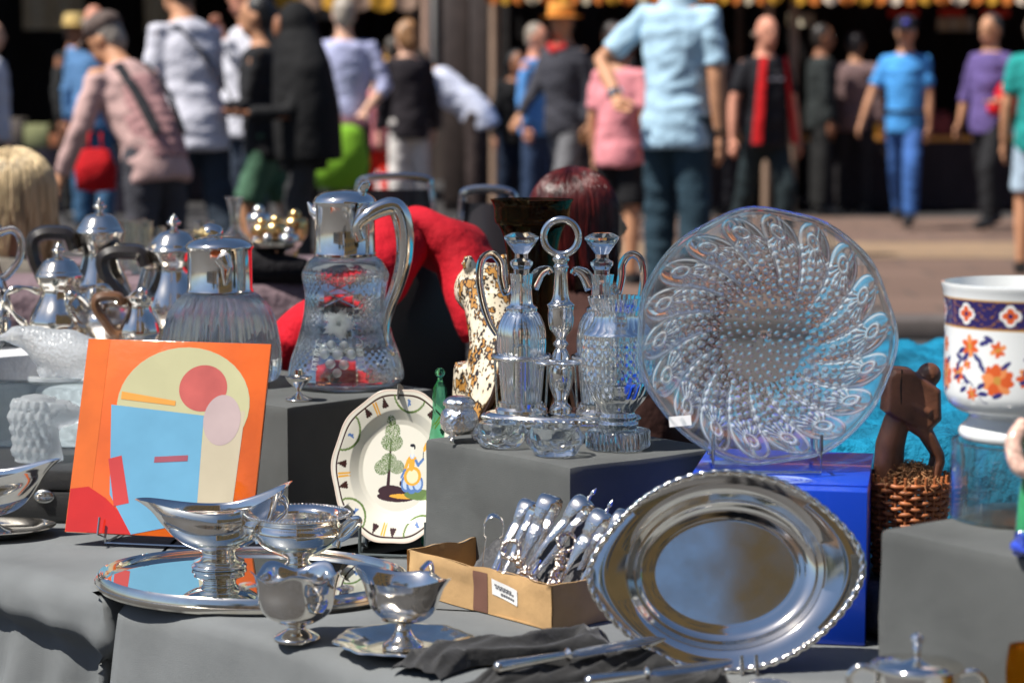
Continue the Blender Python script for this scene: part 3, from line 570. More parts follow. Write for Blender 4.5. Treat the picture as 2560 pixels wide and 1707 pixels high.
person('person in black coat facing the table, mirrored in the front silver', 900, -1.2, 180, 1.72, (.015, .015, .017), (.02, .02, .025), 'tan', (.03, .02, .02), 'short', 'long')
person('person in white shirt facing the table, mirrored in the oval dish', 2300, -2.4, 178, 1.80, (.7, .72, .76), (.03, .04, .07), 'tan', (.04, .03, .02), 'short', 'long')
# ------------------------------------------------------------------ the two seated sellers, their chairs and the red jacket
def hair_cap(t, c, r, length, mat, name, seed=1):                   # fine strands combed from the parting over the skull, hanging in loose locks
    rnd = random.Random(seed); m = MB(); c = Vector(c); m.ball(c+Vector((0, .006, .004)), (r*.97, r*1.02, r*1.02), 20, 14)
    for k in range(1100):
        a = -.75+(PI+1.5)*rnd.random(); lock = math.floor(a*7); lr = random.Random(seed*100+lock); L = length*(lr.uniform(.75, 1.15)+rnd.uniform(-.1, .1)); d = Vector((math.cos(a), math.sin(a), 0)); sw = Vector((lr.uniform(-.02, .02), lr.uniform(-.015, .015), 0)); b0 = rnd.uniform(.55, 1.5); pts = []
        rr_ = r*(1.03+.07*rnd.random())
        for i in range(6):
            b_ = b0-(b0+.12)*i/5; pts.append(c+Vector((0, .006, .004))+d*rr_*math.cos(b_)+Vector((0, 0, rr_*math.sin(b_))))
        e_ = pts[-1]
        for i in range(1, 6):
            u = i/5; pts.append(e_+Vector((0, 0, -L*u))+sw*u*u-d*r*.12*u*u+Vector((rnd.uniform(-.003, .003), rnd.uniform(-.003, .003), 0)))
        m.tube(pts, [.0016]*9+[.0013, .0006], 4)
    return m.build(name, mat, t, 180)
def seated(label, px, py_top, Y, rh, hairc, coatc, hl, skin, seed, face):
    top = aty(px, py_top, Y); hc = Vector((0, 0, top.z-rh*1.05)); t = thing('person', label, 'person', (top.x, Y, 0), R(face))
    b = MB(); b.ball(hc, (rh*.9, rh*1.0, rh*1.15), 18, 12); b.ball(hc+Vector((0, -.03, -.06)), (rh*.7, rh*.8, rh*.7)); b.tube([hc, hc+Vector((0, .02, -.13)), hc+Vector((0, .03, -.2))], [.055, .055, .07], 12)
    b.tube([hc+Vector((0, -.098, .01)), hc+Vector((0, -.118, -.03)), hc+Vector((0, -.095, -.045))], [.01, .016, .01], 8)
    b.oval([hc+Vector((0, .03, z)) for z in (-.19, -.27, -.42, -.58)], [(.08, .07), (.16, .09), (.17, .12), (.17, .13)])
    for e in (-1, 1):
        b.tube([hc+Vector((e*.16, .03, -.24)), hc+Vector((e*.22, 0, -.46)), hc+Vector((e*.16, -.22, -.5))], [.05, .04, .03], 10)
        b.tube([hc+Vector((e*.09, .02, -.58)), hc+Vector((e*.12, -.38, -.56)), (e*.12, -.42, .08)], [.085, .06, .04], 10)
        for k in range(5): b.tube([hc+Vector((e*.16+(k-2)*.017, -.22, -.5)), hc+Vector((e*.16+(k-2)*.019, -.27-.01*(2-abs(k-2)), -.515)), hc+Vector((e*.155+(k-2)*.018, -.30-.012*(2-abs(k-2)), -.535))], [.012, .011, .009], 6)
    remeshed(b, 'body', SKIN[skin], t, .012, 3)
    c = MB(); c.oval([hc+Vector((0, .035, z)) for z in (-.155, -.22, -.3, -.45, -.62)], [(.085, .08), (.17, .11), (.2, .135), (.2, .16), (.21, .18)])
    for e in (-1, 1): c.tube([hc+Vector((e*.12, .03, -.22)), hc+Vector((e*.17, .03, -.26)), hc+Vector((e*.225, 0, -.46)), hc+Vector((e*.17, -.18, -.5))], [.07, .075, .065, .05], 12)
    remeshed(c, 'coat', coatc, t, .014)
    tr = MB()
    for e in (-1, 1): tr.tube([hc+Vector((e*.09, .05, -.58)), hc+Vector((e*.12, -.38, -.56)), (e*.12, -.42, .06)], [.11, .08, .06], 12)
    remeshed(tr, 'trousers', cloth_c((.02, .02, .022)), t, .016)
    hair_cap(t, hc+Vector((0, .012, .01)), rh, hl, hairc, 'hair', seed=seed)
    return t
blonde = hair_material('blonde_hair', (.60, .46, .27), .55, .4); auburn = hair_material('auburn_hair', (.075, .008, .007), .8, .32)
seated('person with straight blonde hair in grey coat sitting with back turned', 40, 384, 5.7, .098, blonde, fabric('taupe_coat', (.14, .125, .105), .8, 7), .15, 'fair', 3, 165)
seated('person with shiny dark red hair sitting behind the table, head bowed', 1452, 436, 4.9, .090, auburn, fabric('brown_top', (.05, .022, .018)), .17, 'tan', 4, 125)
def chair(label, px, py, wpx, Y, rz):
    a = aty(px, py, Y); w_ = wpx*Y/LENS_PX; t = thing('folding_chair', label, 'chair', (a.x, Y, 0), R(rz), 'chrome chairs behind the table'); h = w_/2; zt = a.z; zs = zt-.38
    fr = MB(); path = cat([(-h, .02, zs-.12), (-h*.98, .0, zs+.15), (-h*.85, -.03, zt-.04), (-h*.6, -.04, zt), (h*.6, -.04, zt), (h*.85, -.03, zt-.04), (h*.98, 0, zs+.15), (h, .02, zs-.12)], 6); fr.tube(path, .011, 8); fr.build('back_frame', silver('chrome', (.7, .7, .72), .08), t)
    MB().grid(lambda u, v: (-h*.88+2*h*.88*u, -.02-.02*math.sin(PI*u), zs+.06+(zt-zs-.09)*v), 10, 6).build('backrest', principled('black_mesh', (.03, .026, .03), .35, coat=.5), t)
    MB().box((0, -.2, zs), (2*h*.95, .38, .03), bev=.012).build('seat', principled('black_vinyl', (.02, .02, .022), .4), t)
    for sx in (-1, 1):
        MB().tube([(sx*h, .02, zs-.1), (sx*h, .1, .01)], .011, 8).build('leg', MATS['chrome'], t); MB().tube([(sx*h*.95, -.36, zs-.01), (sx*h*.98, -.42, .01)], .011, 8).build('leg', MATS['chrome'], t)
        MB().tube([(sx*h, 0, zs+.18), (sx*(h+.01), -.12, zs+.2), (sx*(h+.01), -.32, zs+.17)], [.011, .016, .013], 8).build('armrest', MATS['chrome'], t)
    return t
chair('chrome and black folding chair behind the silver topped jug', 985, 445, 215, 5.9, 8)
chair('chrome folding chair beside the red haired seller', 1228, 476, 160, 5.6, -12)
ch = thing('black_chair', 'black padded chair under the red jacket', 'chair', (-.20, 4.62, 0), R(20))
MB().box((0, 0, .40), (.34, .36, .06), bev=.02).build('seat', principled('black_vinyl', (.02, .02, .022), .4), ch); MB().box((0, .16, .60), (.33, .05, .36), bev=.02).build('backrest', MATS['black_vinyl'], ch)
for sx in (-1, 1):
    for sy in (-1, 1): MB().tube([(sx*.15, sy*.15, .38), (sx*.16, sy*.16, .006)], .014, 8).build('leg', MATS['black_vinyl'], ch)
MB().grid(lambda u, v: (-.17+.34*u, -.19+.01*math.sin(u*30), .01+.37*v), 16, 2).build('skirt', cloth_c((.012, .01, .012)), ch)
# jacket: shoulders and back over the chair, two sleeves
jk = thing('red_jacket', 'bright red jacket slung over the black chair, sleeves hanging', 'jacket')
def J(px, py, Y): return aty(px, py, Y)
m = MB(); m.oval([J(930, 690, 4.5), J(965, 610, 4.55), J(1050, 585, 4.6), J(1140, 618, 4.6), J(1200, 700, 4.55), J(1205, 800, 4.5)], [(.10, .03), (.13, .055), (.15, .06), (.15, .06), (.12, .05), (.06, .03)], X=Vector((0, 1, 0)), n=24)
m.oval([J(1150, 650, 4.5), J(1190, 760, 4.42), J(1205, 850, 4.4)], [(.06, .05), (.055, .05), (.05, .04)], X=Vector((0, 1, 0)))
remeshed(m, 'body', fabric('red_wool', (.42, .006, .016), .45, 12, .25), jk, .012, 5)
m = MB(); m.tube([J(985, 600, 4.5), J(930, 690, 4.4), J(830, 800, 4.36), J(740, 850, 4.38), J(700, 890, 4.4)], [.075, .07, .06, .05, .045], 14); remeshed(m, 'sleeve', MATS['red_wool'], jk, .012, 4)
# ------------------------------------------------------------------ neighbouring tables behind the display
mt = thing('trinket_table', 'side table under mauve velvet crowded with glass and gilt trinkets', 'table', (-.86, 5.75, 0), R(8))
MV = fabric('mauve_velvet', (.17, .12, .135), .6, 14)
m = MB(); rows = []
for o_, dz in ((0, 0), (.03, -.01), (.045, -.05), (.05, -.2), (.06, -.45), (.07, -.64)):
    ring = []
    for k in range(120):
        a = 2*PI*k/120; q = max(abs(math.cos(a)), abs(math.sin(a))); x = math.cos(a)/q; y = math.sin(a)/q; f_ = 1+.05*abs(dz)*math.sin(a*23)
        ring.append((x*(.58+o_)*f_, y*(.42+o_)*f_, .66+dz))
    rows.append(ring)
m.rings(rows, True, True, False); m.build('cloth', MV, mt, 180)
for sx in (-1, 1):
    for sy in (-1, 1): MB().box((sx*.5, sy*.34, .32), (.04, .04, .64)).build('leg', POST, mt)
tz = onz(1500, 838, .55)
tq = thing('turquoise_table', 'table spread with crumpled turquoise velvet behind the wooden carving', 'table')
TQ = fabric('turquoise_velvet', (.004, .15, .26), .5, 30, .45)
def tqf(u, v):
    x = .42+1.25*u; y = 3.42+1.75*v; n_ = noise.noise(Vector((x*5, y*3, 3)))*.030+(1-abs(noise.noise(Vector((x*15, y*9, 7))))*2)*.016+noise.noise(Vector((x*34, y*20, 1)))*.003
    return (x+.25*v, y, .545+n_-.02*v)
m = MB(); m.grid(tqf, 110, 120); m.grid(lambda u, v: (tqf(u, 0)[0], tqf(u, 0)[1]-.02*v+.02*math.sin(u*60)*v, tqf(u, 0)[2]*(1-v)+.02*v), 110, 8); m.build('velvet', TQ, tq, 180)
for x, y in ((.6, 3.6), (1.6, 3.6), (.85, 4.95), (1.8, 4.95)): MB().box((x, y, .25), (.05, .05, .5)).build('leg', POST, tq)
# glass and gilt on the mauve table
def tumbler(h, r): return MB().lathe(shell([(r*.75, 0), (r*.8, h*.03), (r*.93, h*.5), (r, h)], .0025), 32, mod=lambda a, z, q: 1+.02*math.cos(12*a))
GOLD = silver('gilt', (.83, .56, .24), .16)
def spot(px, Y): return Vector((aty(px, 600, Y).x, Y, .662))
for k, (px, Y) in enumerate(((285, 5.50), (318, 5.66), (352, 5.52), (385, 5.7), (338, 5.84))):
    tag(tumbler(.105+.012*(k % 3), .03).build('tumbler', GLASS, None, loc=spot(px, Y)), 'clear glass tumbler among the glasses left of the carafe', 'glass', 'glasses on the mauve table')
m = MB().lathe(shell(cat([(.045, 0), (.062, .02), (.064, .05), (.035, .09), (.014, .115), (.013, .15), (.02, .185), (.024, .19)], 5), .003), 40); tag(m.build('carafe', GLASS, None, loc=spot(588, 5.45)), 'clear glass carafe with bulbous body and narrow neck', 'carafe')
tag(MB().lathe(shell(cat([(.03, 0), (.034, .06), (.022, .07), (.02, .1), (.024, .13)], 4), .003), 30).build('tall_glass', GLASS, None, loc=spot(510, 5.5)), 'slim clear glass jar between the tumblers and the carafe', 'glass')
prof_cup = cat([(.018, 0), (.02, .004), (.006, .02), (.006, .045), (.022, .065), (.026, .09), (.02, .1)], 4)
rnd = random.Random(5)
for k, (px, Y) in enumerate(((462, 5.6), (480, 5.45), (505, 5.7), (530, 5.62))):
    tag(MB().lathe(prof_cup, 20).build('goblet', GOLD, None, loc=spot(px, Y)), 'small gilt goblet in the row left of the carafe', 'goblet', 'gilt goblets left of the carafe')
for k, (px, Y, s) in enumerate(((640, 5.5, .8), (655, 5.7, 1.1), (668, 5.42, .9), (690, 5.6, 1.2), (722, 5.48, 1.0), (738, 5.66, 1.3), (648, 5.9, 1.3))):
    q = MB().lathe([(r*s, z*s) for r, z in prof_cup], 20); q.ball((0, 0, .105*s), .012*s)
    tag(q.build('lidded_goblet', GOLD if k % 2 else SILVER_OLD, None, loc=spot(px, Y)), ('small gilt lidded cup with ball finial beside the jug' if k % 2 else 'small silver lidded cup with ball finial beside the jug'), 'cup', 'lidded cups on the mauve table')
for k, (px, Y) in enumerate(((705, 5.36), (675, 5.36))):
    tag(MB().lathe(cat([(.02, 0), (.022, .004), (.005, .02), (.005, .06), (.04, .075), (.05, .09)], 4), 24).build('tazza', SILVER_OLD, None, loc=spot(px, Y)), 'small silver footed dish at the front of the mauve table', 'dish', 'footed dishes on the mauve table')
tag(MB().tube([(-.12, 0, .02), (-.02, .03, .03), (.1, 0, .02)], [.03, .045, .03], 12).build('black_pouch', cloth_c((.012, .011, .013)), None, 180, loc=spot(655, 5.34)), 'black cloth pouch lying at the edge of the mauve table', 'pouch')

# ------------------------------------------------------------------ silver tea service
TEA_Z = CAM_H-.465+.001
def tea_tray():
    c = Vector((-.80, 4.36, TEA_Z)); t = thing('tea_tray', 'silver tray with raised rim under the tea service', 'tray', c, R(-42))
    out = cat([(0, 0), (.20, 0), (.225, .004), (.24, .012), (.246, .012)], 4); prof = out+[(.24, .006), (.0, -.0005+.002)][:1]
    MB().lathe([(.0, .002), (.20, .002), (.222, .006), (.238, .016), (.244, .016), (.240, .010), (.222, .0005), (0, .0)], 64, sx=.95, sy=.68).build('body', SILVER, t)
    return t
tea_tray()
def pot_profile(h, r): return cat([(r*.62, 0), (r*.66, h*.03), (r*.5, h*.06), (r*.75, h*.14), (r, h*.32), (r*.93, h*.48), (r*.66, h*.70), (r*.58, h*.82), (r*.70, h*.92), (r*.76, h)], 6)
def lid_profile(r, h, kn): return cat([(r*1.04, 0), (r*1.06, .006), (r*.98, .012), (r*.9, h*.45), (r*.6, h*.85), (r*.18, h), (r*.13, h*1.08), (r*.13, h*1.16), (r*.27, h*1.22), (r*.29, h*1.34), (r*.15, h*1.44), (r*.17, h*1.50), (r*.05, h*1.62), (.0004, h*1.68)], 5)
lobes = lambda a, z, r: 1+.035*abs(math.sin(4*a)) if r > .016 else 1
def tea_pot(name, label, cat_, px, Y, h, r, hand, spout, turn, hang=None):
    p0 = aty(px, 700, Y); t = thing(name, label, cat_, (p0.x, Y, TEA_Z+.003), R(turn))
    MB().lathe(pot_profile(h, r), 64, mod=lobes).build('body', SILVER_OLD, t, 60)
    if hang != 'open': MB().lathe(lid_profile(r*.76, r*.72, 0), 48, c=(0, 0, h), mod=lambda a, z, q: 1+.025*abs(math.sin(4*a)) if q > r*.4 else 1).build('lid', SILVER_OLD, t, 60)
    if hand == 'wood':                                              # squared ebony handle on silver sockets
        z0, z1, o_ = h*.28, h*.86, r*1.95
        pts = cat([(-r*.85, 0, z1), (-r*1.0, 0, z1+h*.13), (-r*1.25, 0, z1+h*.16), (-o_*.95, 0, z1+h*.16), (-o_*1.12, 0, z1+h*.08), (-o_*1.08, 0, z1-h*.12), (-o_*.9, 0, (z0+z1)/2-h*.03), (-r*1.35, 0, z0+h*.03), (-r*1.0, 0, z0)], 3)
        MB().tube(pts, r*.34, 8, flat=(.75, 1.15), up=(0, 1, 0)).build('handle', principled('ebony' if r > .045 else 'brown_wood_handle', (.018, .014, .012) if r > .045 else (.13, .06, .025), .3, coat=.3), t)
        MB().ball((-r*.72, 0, z1), (r*.28, r*.16, r*.16)).build('socket', SILVER_OLD, t); MB().ball((-r*.98, 0, z0), (r*.22, r*.15, r*.15)).build('socket', SILVER_OLD, t)
    else:
        for e in ((-1, 1) if hand == 'two' else (-1,)):
            pts = cat([(e*r*.62, 0, h*.80), (e*r*1.2, 0, h*.88), (e*r*1.75, 0, h*.78), (e*r*1.6, 0, h*.55), (e*r*1.15, 0, h*.34), (e*r*.92, 0, h*.28)], 6)
            MB().tube(pts, [r*.10+r*.04*math.sin(k*.9) for k in range(len(pts))], 10).build('handle', SILVER_OLD, t)
    if spout:
        pts = cat([(r*.8, 0, h*.24), (r*1.25, 0, h*.34), (r*1.5, 0, h*.6), (r*1.75, 0, h*.88), (r*2.05, 0, h*.98)], 6); n_ = len(pts)
        MB().tube(pts, [r*(.30-.17*k/n_) for k in range(n_)], 14, cap=False).build('spout', SILVER_OLD, t)
    for k in range(4):
        a = PI/4+k*PI/2; MB().tube(cat([(r*.95*math.cos(a), r*.95*math.sin(a), h*.22), (r*.9*math.cos(a), r*.9*math.sin(a), h*.08), (r*1.02*math.cos(a), r*1.02*math.sin(a), .004)], 5), [r*.13-.0004*q for q in range(11)], 8).build('foot', SILVER_OLD, t)
    return t
tea_pot('sugar_pot', 'silver lidded sugar pot with two scrolled handles and pointed finial', 'sugar pot', 148, 4.28, .128, .057, 'two', False, 18)
tea_pot('coffee_pot', 'tall silver coffee pot with domed lid and black handle', 'coffee pot', 253, 4.47, .20, .060, 'wood', True, 8)
tea_pot('teapot', 'silver teapot with black squared handle and domed lid behind creamer', 'teapot', 437, 4.45, .165, .064, 'wood', True, 4)
tea_pot('creamer', 'small open silver creamer with brown wooden handle', 'creamer', 348, 4.22, .098, .037, 'wood', False, 6, 'open')
q = aty(268, 760, 4.27); t = thing('sugar_bowl', 'low ornate silver bowl with scrolled handle amid the tea service', 'bowl', (q.x, 4.27, TEA_Z+.003), R(30))
MB().lathe(shell(cat([(.03, 0), (.026, .008), (.038, .03), (.045, .05), (.036, .072), (.042, .085)], 5), .002), 40, mod=lobes).build('body', SILVER_CHASED, t, 60)
for e in (-1, 1): MB().tube(cat([(e*.036, 0, .08), (e*.06, 0, .1), (e*.075, 0, .08), (e*.06, 0, .05), (e*.044, 0, .04)], 6), .0055, 8).ball((e*.07, 0, .1), .011).build('handle', SILVER_OLD, t)

# ------------------------------------------------------------------ ribbed decanter and crystal jug on the grey block
P2 = CAM_H-.503+.0012
q = aty(553, 900, 4.03); t = thing('ribbed_decanter', 'bulbous ribbed glass decanter with cylindrical silver lid', 'decanter', (q.x, 4.03, P2), R(0))
s_ = 4.03/LENS_PX
prof = [(r, z*.88) for r, z in cat([(.075, 0), (.098, .012), (.104, .05), (.100, .10), (.090, .145), (.072, .175), (.058, .188)], 7)]
DZ = Matrix.Translation((0, 0, -.0235))
rib = lambda a, z, r: 1+.075*(abs(math.sin(17*a))-.5)*max(0, min(1, (r-.056)/.02))
m = MB(); m.lathe(prof, 272, mod=rib, cap1=False); m.lathe([(r-.006, max(z, .008)) for r, z in prof], 96, cap1=False); m.build('body', CRYSTAL, t, 24)
MB().lathe([(.0585, .186), (.0600, .190), (.0575, .195), (.0575, .262), (.0590, .266)], 64, cap0=False, cap1=False).xf(DZ).build('collar', SILVER, t, 30)
ld = MB().lathe(cat([(.060, .266), (.0605, .270), (.055, .276), (.040, .283), (.018, .2865), (.0005, .287)], 6), 56).xf(DZ).build('lid', SILVER, t, 30)
MB().tube(cat([(-.018, -.004, .286), (-.004, -.006, .288), (.002, -.008, .297), (-.014, -.010, .303), (-.024, -.011, .300)], 5), .007, 10, flat=(1.6, .5), up=(0, 0, 1)).xf(DZ).build('thumbpiece', SILVER, ld)
MB().tube([(.012, -.054, .25), (.02, -.060, .235), (.017, -.0575, .205)], [.016, .012, .004], 12).xf(DZ).build('spout', SILVER, t)
# jug
q = aty(865, 900, 3.99); t = thing('crystal_jug', 'tall engraved crystal jug with silver cap and curved silver handle', 'jug', (q.x, 3.99, P2), R(-6)); k_ = .352
prof = cat([(.080, 0), (.096, .006), (.101, .022), (.096, .05), (.084, .085), (.074, .125), (.071, .16), (.0745, .19), (.0745, .205), (.066, .222), (.056, .230), (.054, .236)], 7)
def cuts(a, z, r):
    c = 1-.035*(1-abs(math.sin(4*a+PI/2)))**3+.018*abs(math.sin(4*a+PI/2)) if .012 < z < .2 else 1
    if .185 < z < .212: c += .03*(abs(math.sin(22*a))-.5)*math.sin((z-.185)/.027*PI)
    if .02 < z < .19 and abs(((a+PI/2+PI/8) % (PI/4))-PI/8) < .26: c += .026*(abs(math.sin(20*a+z*230))*abs(math.sin(20*a-z*230))-.4)*(1 if (int((a+PI/8)/(PI/4)) % 2) else 0)
    return c
m = MB(); m.lathe(cat(prof[::2], 3), 320, mod=cuts, cap1=False); m.lathe([(r-.0075, max(z, .016)) for r, z in prof], 80, cap1=False); jb = m.build('body', CRYSTAL, t, 24)
def jugpoint(a, z, off=.001):
    r = np.interp(z, [p_[1] for p_ in prof], [p_[0] for p_ in prof]); r = (r+off); return Vector((r*math.cos(a), r*math.sin(a), z))
FROST = glass('frosted_engraving', (.95, .98, .97), .35, .2, 1.45, .16)
A0 = -PI/2+.02
m = MB()                                                            # engraved leaf: radiating petals and notched edge
for k in range(22):
    a = 2*PI*k/22; L = .027*(1+.22*math.cos(5*a+.4)); w_ = .0062
    def lp(u, v, a=a, L=L):
        x = math.cos(a)*L*u-math.sin(a)*v*w_*math.sin(PI*min(u+.08, 1)); z = math.sin(a)*L*u+math.cos(a)*v*w_*math.sin(PI*min(u+.08, 1)); return jugpoint(A0+x/.074, .118+z, .0006+.0014*math.sin(PI*u))
    m.grid(lambda u, v: lp(u, 2*v-1), 8, 3)
m.build('engraved_leaf', FROST, jb, 180)
for i, (dx, z, r) in enumerate(((-.012, .082, .0085), (.010, .081, .0085), (-.022, .066, .009), (.0, .065, .0095), (.021, .066, .009), (-.011, .050, .009), (.010, .049, .009), (0, .035, .008))):
    MB().ball(jugpoint(A0+dx/.082, z, -.002), (r, r*.45, r)).build('engraved_grape', FROST, jb)
for e in (-1, 1):
    pts = [jugpoint(A0+e*(.036+.006*math.sin(k*1.1))/.083, .088-.0016*k*.9+.004*math.cos(k*1.1), .001) for k in range(36)]
    MB().tube(pts, .0007, 5).build('engraved_tendril', FROST, jb)
for e in (-1, 1):
    for zz in (.152, .172):
        MB().tube([jugpoint(A0+e*(-.028+.056*k/12)/.073, zz+.026*k/12-.004, .0005) for k in range(13)], .0016, 5).build('cut_band', CRYSTAL, jb)
cp = MB().lathe([(.0545, .232), (.0555, .236), (.0535, .240), (.0525, .315), (.0545, .319), (.0545, .324)], 64, cap0=False, cap1=False).build('collar', SILVER, t, 30)
ld = MB().lathe(cat([(.0555, .324), (.0555, .328), (.050, .336), (.036, .3435), (.016, .347), (.0005, .348)], 6), 56).build('lid', SILVER, t, 30)
MB().tube(cat([(.030, 0, .342), (.033, 0, .350), (.041, -.002, .360), (.038, -.003, .362)], 4), [.006, .007, .008, .008, .008, .008, .008, .007, .006, .005, .003, .003, .002], 8, flat=(1, .5), up=(0, 1, 0)).build('thumbpiece', SILVER, ld)
MB().tube([(-.045, 0, .30), (-.058, 0, .312), (-.066, 0, .326)], [.018, .012, .003], 12, flat=(1, .7)).build('spout', SILVER, t)
hp = cat([(.034, -.036, .262, .013), (.030, -.042, .285, .010), (.045, -.040, .303, .013), (.068, -.030, .316, .015), (.088, -.02, .320, .0165), (.101, -.014, .306, .0175), (.108, -.01, .270, .0165), (.106, -.008, .225, .0145), (.094, -.008, .180, .0125), (.079, -.012, .140, .011), (.072, -.018, .105, .0095), (.074, -.024, .078, .008), (.086, -.026, .064, .0085), (.092, -.026, .066, .004)], 5)
MB().tube([p_[:3] for p_ in hp], [p_[3] for p_ in hp], 16, up=(0, 1, 0)).build('handle', SILVER, t, 180)
# small salt on the block's corner
q = onz(747, 1000, P2); t = thing('open_salt', 'tiny silver pedestal salt on the corner of the grey block', 'salt', q)
MB().lathe(shell(cat([(.0225, 0), (.0225, .003), (.014, .006), (.0045, .012), (.0045, .018), (.012, .026), (.020, .034), (.023, .040), (.020, .039)], 4), .0012), 40).build('body', SILVER, t)
MB().lathe([(.006, .028), (.0075, .04), (.0072, .052), (.004, .054)], 20, mod=lambda a, z, r: 1+.08*math.cos(8*a)).build('liner', SILVER, t)

# ------------------------------------------------------------------ orange panel on its wire stand
bl = onz(176, 1343, TZ); 
def wire(t, pts, r=.0022, name='wire', mat=STEEL, n=6): return MB().tube(cat(pts, 6), r, 8).build(name, mat, t)
PB = Vector((-.563, 3.535, TZ+.022)); pn = Vector((-.2, -.92, .34)).normalized()
M = frame(PB, pn); M = M @ Matrix.Rotation(R(-.3), 4, 'Z')
t = thing('art_panel', 'square acrylic panel of orange, pale blue and cream shapes on wire stand', 'panel', M=M)
PW, PH = .312, .318
MB().box((0, PH/2, -.004), (PW, PH, .008), bev=.0008).build('acrylic_sheet', principled('orange_print', (.62, .11, .01), .12, coat=1, var=.18, vscale=9, bump=.15, bscale=25), t)
def print_shape(name, pts, col, z, smooth=True, var=0):
    pp = cat([((x-.5)*PW, (1-y)*PH) for x, y in pts], 6, True) if smooth else [((x-.5)*PW, (1-y)*PH) for x, y in pts]
    m = MB(); m.add([(x, y, z) for x, y in pp], [tuple(range(len(pp)))]); return m.build(name, principled('print_'+name+str(int(z*1e5)), col, .12, coat=1, var=var, vscale=12), t, smooth=False)
zz = .0003
print_shape('border_band', [(.0, .0), (.12, .0), (.12, 1), (0, 1)], (.62, .13, .015), zz, False, .15); zz += .00008
print_shape('red_area', [(.002, .78), (.1, .765), (.2, .82), (.3, .9), (.38, .998), (.002, .998)], (.48, .02, .01), zz, False, .1); zz += .00008
def disc(cx, cy_, rx, ry, a0=0, a1=2*PI, n=40): return [(cx+rx*math.cos(a0+(a1-a0)*k/n), cy_+ry*math.sin(a0+(a1-a0)*k/n)) for k in range(n)]
print_shape('cream_disc', disc(.56, .33, .36, .30), (.46, .44, .25), zz, False, .06); zz += .00008
print_shape('cream_band', [(.70, .35), (.90, .35), (.88, .998), (.66, .998)], (.47, .41, .29), zz, False, .06); zz += .00008
print_shape('blue_square', [(.17, .34), (.68, .38), (.70, .92), (.36, .998), (.22, .80)], (.13, .33, .49), zz, False, .08); zz += .00008
print_shape('pink_disc', disc(.66, .24, .13, .12), (.46, .10, .08), zz, False, .2); zz += .00008
print_shape('mauve_disc', disc(.78, .40, .10, .13), (.44, .34, .33), zz, False, .1); zz += .00008
print_shape('red_bar', [(.19, .62), (.26, .60), (.33, .84), (.25, .86)], (.50, .05, .04), zz, False, .1); zz += .00008
print_shape('ochre_bar', [(.22, .27), (.52, .31), (.52, .335), (.22, .31)], (.66, .30, .05), zz, False, .1); zz += .00008
print_shape('dark_bar', [(.44, .60), (.62, .585), (.62, .615), (.44, .63)], (.30, .08, .10), zz, False, .1); zz += .00008
st = thing('wire_easel', 'thin steel wire easel holding the orange panel', 'stand')
def Wp(u, v, w_): return M @ Vector((u, v, w_))
for u in (-.095, .095):
    f0 = Wp(u, .024, .012); f1 = Wp(u, -.003, .012); b1 = Wp(u, -.003, -.02)
    gnd = Vector((f1.x+.01, f1.y+.0, TZ+.0035))
    MB().tube([f0, f1, b1, Wp(u, .16, -.014)], .0021, 8).build('hook', STEEL, st); MB().tube([b1, Vector((b1.x, b1.y, TZ+.0035)), Vector((b1.x+.02, b1.y+.12, TZ+.0035)), Wp(u, .15, -.016)], .0021, 8).build('leg', STEEL, st)
a, b_ = Wp(-.095, -.003, -.02), Wp(.095, -.003, -.02)
MB().tube([(a.x, a.y-.0, TZ+.0036), (b_.x, b_.y, TZ+.0036)], .0021, 8).build('crossbar', STEEL, st)

# ------------------------------------------------------------------ painted faience plate
fb = onz(985, 1362, TZ+.012); fn_ = Vector((-.16, -.93, .30)).normalized()
FR = .124; FX = .104; cpt = fb+Vector((0, 0, 0)); FMx = frame(cpt, fn_); FMx = FMx @ Matrix.Translation((0, FR*.99, 0))
t = thing('faience_plate', 'scalloped cream faience plate painted with tree and woman', 'plate', M=FMx)
nr, na = 130, 420; rr = np.linspace(0, 1, nr+1)[1:]; th = np.linspace(0, 2*PI, na, endpoint=False); RRg, TT = np.meshgrid(rr, th, indexing='ij')
scal = 1+.014*np.cos(10*TT)*np.clip((RRg-.75)/.25, 0, 1); X = RRg*scal*np.cos(TT)*FX; Y_ = RRg*scal*np.sin(TT)*FR
dep = np.interp(RRg, [0, .56, .62, .74, .9, 1.0], [0, 0, .003, .013, .019, .021]); Zf = dep
col = np.tile(np.array([.66, .63, .54]), (nr, na, 1)); x_ = X/FX; y_ = Y_/FR; rad = np.hypot(x_, y_)
def put(mask, c): col[mask] = c
def ell(cx, cy_, rx, ry, rot=0): 
    dx = x_-cx; dy = y_-cy_; c_, s2 = math.cos(rot), math.sin(rot); return ((dx*c_+dy*s2)/rx)**2+((-dx*s2+dy*c_)/ry)**2 < 1
def seg(x0, y0, x1, y1, w0, w1=None):
    w1 = w0 if w1 is None else w1; dx, dy = x1-x0, y1-y0; L = dx*dx+dy*dy; tt = np.clip(((x_-x0)*dx+(y_-y0)*dy)/L, 0, 1); return np.hypot(x_-x0-tt*dx, y_-y0-tt*dy) < w0+(w1-w0)*tt
BRN, GRN, OCH, BLU, BLK = (.045, .018, .016), (.13, .20, .06), (.72, .36, .04), (.10, .19, .42), (.02, .018, .02)
put((np.abs(RRg-.925) < .011), BRN)
rs_ = np.random.RandomState(3)
